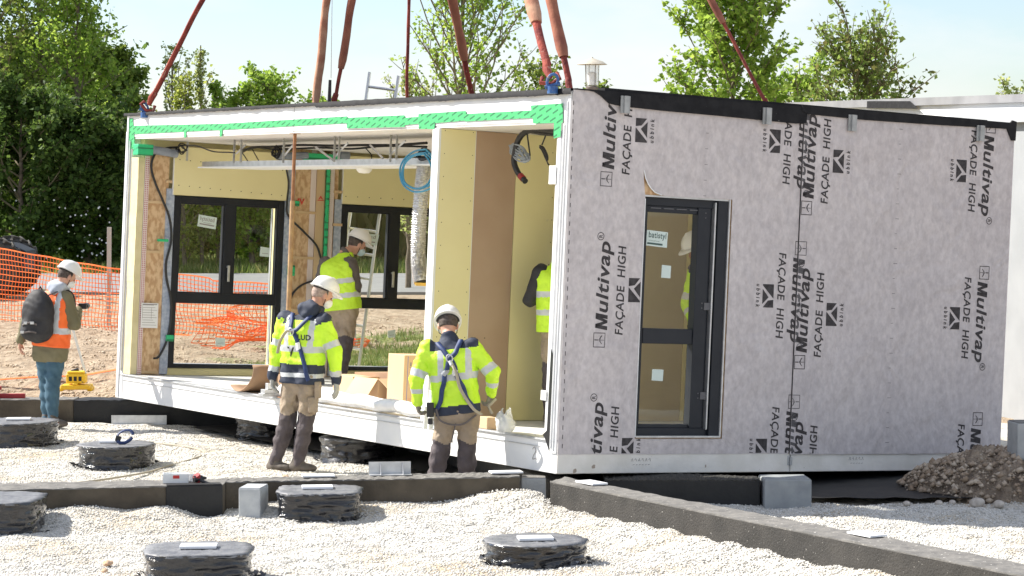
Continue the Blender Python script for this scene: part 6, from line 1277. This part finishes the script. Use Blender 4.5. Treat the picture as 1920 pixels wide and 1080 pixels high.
for i, (x, y, h, rx, lb) in enumerate(((-6.8, 44.0, 1.75, .012, 'grey wooden stake holding the orange net left of the module'), (-2.36, 39.1, 1.2, -.05, 'short stake at the end of the orange net behind the man in the vest'), (-9.45, 45.4, 1.6, 0, 'stake of the orange net at the left photo edge'))):
    mb = MB(); mb.box(-.035, .035, -.02, .02, 0, h); o = mb.build('stake', mat('weathered_wood', (.48, .45, .4), .85, (.58, .55, .49), ns=9, scale=(1, 1, .1)), bevel=.004, loc=(x, y, .15)); o.rotation_euler = (0, rx, 0); tag(o, lb, 'stake')
mb = MB(); mb.box(-.09, .09, -.09, .09, 0, 3.6); tag(mb.build('concrete_post', BLOCK, bevel=.02, loc=(-14.2, 85.5, .2)), 'grey concrete post standing in front of the dark trees at the left', 'post')
mb = MB(); mb.box(-.1, .1, -.1, .1, 0, 4.6); tag(mb.build('concrete_post', BLOCK, bevel=.02, loc=(-9.6, 84, .2)), 'concrete post seen through the upper pane of the left window', 'post')
# telehandler: only its wheel and the end of its body reach into the picture
th = empty('site_vehicle', (-11.6, 55.5, .26), 'dark site vehicle with a big lugged tyre behind the orange net at the left edge', 'vehicle')
for (x, y) in ((.62, -.2), (-2.6, -.2), (.62, 1.7), (-2.6, 1.7)):
    R = Matrix.Rotation(math.radians(90), 3, 'X'); w = empty('wheel', (x, y, .6)); w.parent = th
    mb = MB(); mb.lathe([(.3, -.22), (.42, -.24), (.56, -.22), (.6, -.12), (.61, 0), (.6, .12), (.56, .22), (.42, .24), (.3, .22)], (0, 0, 0), 36, axis=R)
    for k in range(20):
        for sd in (-1, 1):
            a = 2 * math.pi * (k + .5 * (sd > 0)) / 20; M = Matrix.Rotation(-a, 4, 'Y') @ Matrix.Translation((0, 0, .615)) @ Matrix.Rotation(sd * .5, 4, 'Z'); mb.box(-.03, .03, min(0, sd * .24), max(0, sd * .24), -.03, .035, M)
    mb.build('tyre', TYRE, w); mb = MB(); mb.lathe([(.05, -.1), (.1, -.12), (.28, -.05), (.3, -.15), (.31, .15), (.1, .1)], (0, 0, 0), 24, axis=R); mb.build('rim', REDP, w, smooth=True)
mb = MB(); mb.prism([(-3.4, .5), (1.2, .5), (1.25, .95), (.9, 1.1), (.2, 1.2), (-.3, 1.7), (-3.2, 1.5)], lambda a, b, t: Vector((a, .15 + t, b)), 1.2); mb.build('vehicle_body', BLACKF, th, bevel=.03)
mb = MB(); mb.box(-1.9, -.6, .2, 1.3, 1.5, 2.5); mb.build('cab', BLACKF, th, bevel=.05)
mb = MB(); mb.box(.28, .42, .4, .5, 1.0, 2.75); mb.build('exhaust_post', GALV, th, bevel=.02)
# yellow machine with a handle
o = empty('yellow_machine', (-4.99, 29.9, .24), 'small yellow machine with a long thin handle standing on the dirt beside the backpack man', 'site machine')
mb = MB(); mb.box(-.11, .11, -.09, .09, .09, .2); mb.box(-.1, .1, -.08, .08, .2, .23); mb.build('housing', YMACH, o, bevel=.014)
mb = MB(); mb.box(-.17, .17, -.12, .12, .02, .075); mb.box(-.19, -.14, -.1, .1, .0, .05); mb.box(.13, .19, -.1, .1, 0, .05); mb.box(-.03, .03, -.13, .13, .07, .1); mb.build('base', YMACH, o, bevel=.015)
mb = MB()
for i in range(3): mb.box(-.075 + i * .055, -.04 + i * .055, -.093, -.088, .12, .17)
mb.cyl((-.06, 0, .22), (.02, 0, .25), .02, .02, 8); mb.build('dark_slots', BLACKP, o)
MB().tube([(.1, .0, .2), (-.1, .1, .85)], .014, 8).tube([(-.2, .0, .1), (-.3, -.05, .12)], .012, 6).build('handle', ALU, o, smooth=True)
# red frame and orange straps
o = empty('red_clamp', (-5.62, 28.6, .262), 'dark red steel frame lying on the back beam at the left edge', 'steel frame'); mb = MB(); mb.box(-.4, .28, -.03, .03, 0, .05); mb.box(-.4, .02, -.03, .03, .09, .13); mb.box(-.05, .0, -.03, .03, .05, .09); mb.build('frame_bars', REDP, o, bevel=.006); mb = MB(); mb.box(-.25, -.02, -.22, -.1, -.02, .06); mb.build('dark_block', BLACKP, o, bevel=.008)
for pts, lb in (([(-6.2, 31.2, .27), (-5.7, 31.6, .28), (-5.3, 31.9, .27), (-4.9, 32.6, .3), (-4.5, 32.9, .27), (-3.9, 33.0, .28)], 'flat orange band lying across the dirt behind the yellow machine'),):
    tag(MB().tube(spline(pts, 6), .05, 6, flat=.2, ref=(0, 0, 1)).build('orange_band', ORANGE, smooth=True), lb, 'band')
# street lamp
def street_lamp():
    X, Y = (1110 - 960) / 4900 * 49, 49; o = empty('street_lamp', (X, Y, .2), 'old street lamp with a wide disc hat and clear cylinder rising behind the roof', 'street lamp')
    MB().tube([(0, 0, 0), (0, 0, 3.9), (0, 0, 4.18)], [.06, .045, .045], 12).build('pole', mat('lamp_pole', (.2, .17, .15), .5), o, smooth=True)
    MB().lathe([(.07, 4.1), (.12, 4.16), (.12, 4.24), (.09, 4.27)], (0, 0, 0), 20).build('collar', mat('lamp_collar', (.17, .14, .12), .5), o, smooth=True)
    MB().lathe([(.115, 4.27), (.12, 4.3), (.135, 4.66)], (0, 0, 0), 20).build('lamp_glass', clear_mat('lamp_cylinder', (.8, .82, .82), .35), o, smooth=True)
    MB().lathe([(.08, 4.28), (.085, 4.5), (.02, 4.53)], (0, 0, 0), 16).build('bulb_housing', PAPER, o, smooth=True)
    mb = MB(); mb.lathe([(.27, 4.665), (.285, 4.66), (.2, 4.72), (.08, 4.76), (.02, 4.78), (.015, 4.8)], (0, 0, 0), 28); mb.build('lamp_hat', mat('lamp_hat_beige', (.45, .4, .32), .6, (.52, .48, .4), ns=8), o, smooth=True)
    mb = MB()
    for k in range(4): a = .4 + k * 1.571; mb.tube([(.125 * math.cos(a), .125 * math.sin(a), 4.26), (.14 * math.cos(a), .14 * math.sin(a), 4.67)], .008, 5)
    mb.build('cage_bar', mat('lamp_pole', (.2, .17, .15)), o)
street_lamp()
# white building behind at right
def px3(x, y, Y): return Vector(((x - 960) / 4900 * Y * 1.0, Y, 2.58 + (350 - y) / 4900 * Y))
wb = empty('white_building', (7, 31, .2), 'white flat-roofed building with grey coping behind the right end of the module', 'building')
def wpr(name, quad, m, par=wb, thick=(0, .4, 0)):
    q = [Vector(p) - Vector((7, 31, .2)) for p in quad]; T = Vector(thick); mb = MB(); mb._add(q + [p + T for p in q], [(0, 1, 2, 3), (7, 6, 5, 4), (0, 4, 5, 1), (1, 5, 6, 2), (2, 6, 7, 3), (3, 7, 4, 0)]); return mb.build(name, m, par)
a0, a1 = px3(1395, 0, 42), px3(2050, 0, 31)
def onw(x, y, off=0):   # point on the facade plane that runs from a0 to a1
    t = None; k = (x - 960) / 4900; d = a1 - a0; t = (k * a0.y - a0.x) / (d.x - k * d.y); P = a0 + d * t; P.y -= off; return Vector((k * P.y, P.y, 2.58 + (350 - y) / 4900 * P.y))
wpr('wall', [onw(1440, 560), onw(2040, 560), onw(2040, 170 + 20), onw(1440, 203)], PLAST, thick=(0, 5, 0))
wpr('coping', [onw(1470, 206, .12), onw(2040, 188, .12), onw(2040, 172, .12), onw(1470, 193, .12)], COPING, thick=(0, 5, 0))
wpr('lower_roof', [onw(1780, 218, .9), onw(2040, 207, .9), onw(2040, 203, .9), onw(1780, 212, .9)], PLAST, thick=(0, .8, 0)); wpr('lower_fascia', [onw(1780, 234, .92), onw(2040, 224, .92), onw(2040, 207, .92), onw(1780, 218, .92)], mat('grey_fascia', (.42, .44, .46), .6), thick=(0, .8, 0))
wpr('flashing', [onw(1625, 203, .16), onw(1720, 204, .16), onw(1705, 190, .16), onw(1625, 190, .16)], EPDM, thick=(0, .1, 0))
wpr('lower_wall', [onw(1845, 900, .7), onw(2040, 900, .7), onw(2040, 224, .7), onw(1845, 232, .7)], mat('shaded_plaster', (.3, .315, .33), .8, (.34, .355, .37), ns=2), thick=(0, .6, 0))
# ------------------------------------------------------------------ trees
LG1 = leaf_mat('leaf_mid_green', (.085, .145, .024), (.16, .24, .04), (.28, .35, .08), .5)
LG2 = leaf_mat('leaf_bright_green', (.13, .23, .03), (.22, .35, .05), (.34, .46, .09), .5)
LG3 = leaf_mat('leaf_pale_green', (.18, .24, .06), (.29, .35, .11), (.42, .45, .2), .5)
LG4 = leaf_mat('leaf_dark_green', (.035, .07, .015), (.07, .13, .026), (.13, .2, .045), .45)
LG5 = leaf_mat('leaf_yellow_green', (.14, .19, .03), (.24, .3, .05), (.36, .4, .1), .5)
def leaves(P, size, rng, droop=.3):
    n = len(P); a = rng.normal(size=(n, 3)); a /= np.linalg.norm(a, axis=1)[:, None]; a[:, 2] = a[:, 2] * .6 - droop; a /= np.linalg.norm(a, axis=1)[:, None]
    b = rng.normal(size=(n, 3)); b = np.cross(a, b); b /= np.linalg.norm(b, axis=1)[:, None]; c = np.cross(a, b)
    L = (size * rng.uniform(.6, 1.35, n))[:, None]; w = L * .36
    V = np.stack([P, P + a * L * .5 + b * w + c * w * .35, P + a * L, P + a * L * .5 - b * w + c * w * .35], 1).reshape(-1, 3)
    i = np.arange(n)[:, None] * 4; F = np.concatenate([i + np.array([[0, 1, 2]]), i + np.array([[0, 2, 3]])], 1).reshape(-1, 3)
    return V, F
def tree(label, base, H, crown_r, m, n_limb=26, n_twig=9, leaf=.13, lpt=26, first=.18, up=.6, shape='oval', trunk_r=.12, seed=1, spread=.11, group='trees beyond the building site', tw=1.0, lean=0, clump=0):
    rng = np.random.default_rng(seed); rnd = random.Random(seed); o = empty('tree', base, label, 'tree', group)
    mb = MB(); tr = [Vector((0, 0, 0))]; n = 14
    for i in range(1, n + 1): tr.append(Vector((lean * H * (i / n) ** 1.4 + .02 * H * noise.noise(Vector((i * .5, seed, 0))), .02 * H * noise.noise(Vector((i * .5, seed, 9))), H * .97 * i / n)))
    mb.tube(tr, [trunk_r * (1 - .93 * i / n) + .012 for i in range(n + 1)], 9); mb.build('trunk', BARK, o, smooth=True)
    lim = MB(); PT = []
    def env(t):
        if shape == 'oval': return math.sin(math.pi * min(1, max(0, .1 + .86 * t))) ** .7
        if shape == 'cone': return (1 - t) ** .75 * .95 + .06
        if shape == 'column': return .85 if t < .8 else .85 * (1 - t) / .2 + .15
        return 1 - .55 * t
    for k in range(n_limb):
        t = (k + rnd.random()) / n_limb; h = first + (1 - first) * t * .97; i = min(n - 1, int(h * n)); p0 = tr[i].lerp(tr[i + 1], h * n - i)
        az = k * 2.4 + rnd.uniform(-.5, .5); R = crown_r * env(t) * rnd.uniform(.7, 1.12); ang = up + rnd.uniform(-.18, .18) + t * .35
        d = Vector((math.cos(az) * math.cos(ang), math.sin(az) * math.cos(ang), math.sin(ang))); Ln = R / max(.35, math.cos(ang)); pts = [p0]; q = p0.copy(); dd = d.copy(); m_ = 7
        for s in range(m_): dd = (dd + Vector((rnd.uniform(-.16, .16), rnd.uniform(-.16, .16), rnd.uniform(-.05, .15)))).normalized(); q = q + dd * Ln / m_; pts.append(q.copy())
        r0 = trunk_r * .42 * (1 - h * .75); lim.tube(pts, [r0 * (1 - .88 * s / m_) + .006 for s in range(m_ + 1)], 5, cap=False)
        for w in range(n_twig):
            s = rnd.uniform(.18, 1.0) * m_; i = min(m_ - 1, int(s)); b = pts[i].lerp(pts[i + 1], s - i); td = ((pts[i + 1] - pts[i]).normalized() + Vector((rnd.uniform(-1, 1), rnd.uniform(-1, 1), rnd.uniform(-.35, .75)))).normalized(); tl = crown_r * rnd.uniform(.16, .42) * tw
            e = b + td * tl + Vector((0, 0, tl * .12)); lim.tube([b, b.lerp(e, .5) + Vector((0, 0, -.03 * tl)), e], [.013, .009, .004], 3, cap=False)
            c = max(4, int(lpt * rnd.uniform(.6, 1.3))); u = rng.uniform(.15, 1.05, c)[:, None]; bb, ee = np.array(b), np.array(e)
            PT.append(bb + (ee - bb) * u + rng.normal(0, spread * crown_r ** .5 * .55, (c, 3)))
    lim.build('limbs', TWIG, o); P = np.concatenate(PT); V, F = leaves(P, leaf, rng); np_mesh('crown', V, F, m, o); return o
TR = []
def T3(px, Y): return ((px - 960) / 4900 * Y, Y, .2)
# big dense trees on the left
tree('tall dense dark tree at the far left, its top cut by the photo edge', T3(-10, 78), 12.0, 2.9, LG1, 40, 11, .16, 22, .06, .35, 'oval', .17, 11)
tree('tall tree with a clear pale trunk, second from the left edge', T3(78, 80), 11.5, 2.6, LG2, 42, 11, .15, 20, .05, .45, 'oval', .15, 12)
tree('leafy tree sloping down to the right, left of the module corner', T3(148, 76), 8.6, 2.1, LG2, 40, 11, .14, 20, .04, .5, 'cone', .12, 13)
tree('lower dark tree filling the gap left of the module corner', T3(212, 79), 6.4, 1.5, LG1, 40, 13, .15, 36, .02, .4, 'oval', .1, 14)
tree('dark bushy undergrowth tree at the left below the tall crowns', T3(40, 73), 4.6, 2.1, LG4, 34, 12, .16, 44, .02, .3, 'oval', .1, 15)
tree('dark bushy undergrowth tree behind the left stake', T3(165, 74), 4.0, 1.9, LG4, 34, 12, .16, 44, .02, .3, 'oval', .1, 16)
tree('deep green tree just outside the left photo edge', T3(-120, 80), 10, 2.8, LG4, 40, 12, .18, 36, .03, .4, 'oval', .15, 17)
# saplings and bushes over the roof between 270 and 660
tree('thin pale sapling directly behind the leftmost sling', T3(325, 75), 6.38, .6, LG3, 24, 6, .1, 10, .05, .9, 'column', .05, 21, spread=.12)
tree('slender pale sapling with a pointed top, the tallest thin one', T3(378, 74), 6.57, .5, LG3, 28, 6, .1, 10, .05, .95, 'cone', .045, 22, spread=.12)
tree('yellow green sapling cluster left of the slender one', T3(345, 73), 5.08, .9, LG5, 28, 8, .11, 14, .03, .8, 'oval', .06, 23)
tree('small darker tree between the saplings and the round bushes', T3(408, 76), 5.44, .5, LG2, 26, 8, .12, 14, .03, .9, 'column', .06, 24)
tree('round leafy bush tree behind the roof, left one', T3(470, 74), 4.97, 1.15, LG2, 34, 10, .13, 17, .03, .6, 'oval', .08, 25)
tree('round leafy bush tree behind the roof with the higher tip', T3(515, 74), 5.3, 1.05, LG2, 34, 10, .13, 17, .03, .65, 'oval', .08, 26)
tree('low bush tree behind the close pair of slings', T3(600, 74), 4.77, 1.05, LG2, 28, 9, .13, 15, .03, .6, 'oval', .08, 27)
# open tree in the middle
tree('open airy tree in the middle with thin branches against the sky', T3(868, 58), 7.0, 1.65, LG2, 50, 11, .11, 10, .2, .75, 'oval', .1, 31, spread=.1, tw=.8)
tree('low part-shaded tree left of the lamp behind the roof', T3(1015, 60), 4.9, 1.0, LG1, 28, 9, .11, 13, .2, .7, 'oval', .08, 32)
tree('small twiggy tree left of the airy middle tree', T3(765, 60), 4.7, .8, LG3, 26, 8, .09, 8, .2, .8, 'oval', .06, 33, spread=.12)
tree('small shrub tree showing at the foot of the lamp', T3(1120, 62), 4.75, .6, LG1, 22, 9, .12, 14, .2, .7, 'oval', .06, 34)
# right side trees
tree('bright green tree with drooping leaf clusters, the tallest on the right', T3(1372, 50), 6.4, 1.6, LG2, 54, 11, .12, 22, .25, .6, 'wide', .08, 41, spread=.07)
tree('lower right tree with reddish tinged tips and open crown', T3(1608, 52), 5.0, 1.75, leaf_mat('leaf_bronze_green', (.15, .14, .045), (.15, .24, .05), (.26, .35, .09), .5), 56, 10, .115, 12, .25, .5, 'wide', .08, 42, spread=.1)
tree('shadowed bush tree between the two right trees', T3(1500, 54), 4.5, 1.1, LG2, 30, 8, .12, 13, .3, .7, 'oval', .07, 43)
tree('pale wispy tree peeking over the white building at the right edge', T3(1905, 75), 4.9, .9, LG3, 24, 8, .12, 9, .3, .8, 'oval', .07, 44, spread=.14)
tree('pale wispy shoots just left of the right edge above the white building', T3(1838, 75), 4.5, .4, LG3, 16, 7, .1, 6, .3, .9, 'column', .05, 45, spread=.14)
# wood edge seen through the windows and under the crowns
def wood(name, n, xr, yr, zr, m, size, label, seed, clump=70):
    rng = np.random.default_rng(seed); c = np.stack([rng.uniform(*xr, clump), rng.uniform(*yr, clump), rng.uniform(*zr, clump)], 1); k = rng.integers(0, clump, n); P = c[k] + np.clip(rng.normal(0, 1, (n, 3)), -1.8, 1.8) * np.array([.9, .5, .7]); P[:, 2] = np.abs(P[:, 2] - .2) + .2
    V, F = leaves(P, size, rng); return tag(np_mesh(name, V, F, m), label, 'shrubs', kind='stuff')
wood('wood_edge_tall', 40000, (-24, -14), (87, 90), (.2, 6.8), LG4, .26, 'dark foliage closing the view behind the left trees', 50, 90)
wood('wood_edge', 60000, (-15, -2), (86, 90), (.2, 3.6), LG4, .26, 'dark mass of shrubs seen through the module windows', 51, 150)
wood('wood_edge_light', 30000, (-12.5, -1.5), (83.5, 86), (.8, 3.6), LG1, .2, 'sunlit shrubs seen through the module windows', 52, 60)
wood('far_wood', 40000, (-5, 30), (95, 99), (.2, 3.0), LG4, .3, 'low dark shrubs far behind the module', 53, 120)
FLW = MB()
for i in range(90): x = random.uniform(-13.9, -11.2); z = .6 + random.random() ** 1.3 * 2.0; c = Vector((x, 72.2 + random.random(), z)); FLW._add([c + Vector((-.03, 0, 0)), c + Vector((0, 0, -.03)), c + Vector((.03, 0, 0)), c + Vector((0, 0, .03))], [(0, 1, 2, 3)])
tag(FLW.build('white_blossom', PAPER), 'small white blossoms dotted in the dark shrubs behind the stake', 'blossom', kind='stuff')
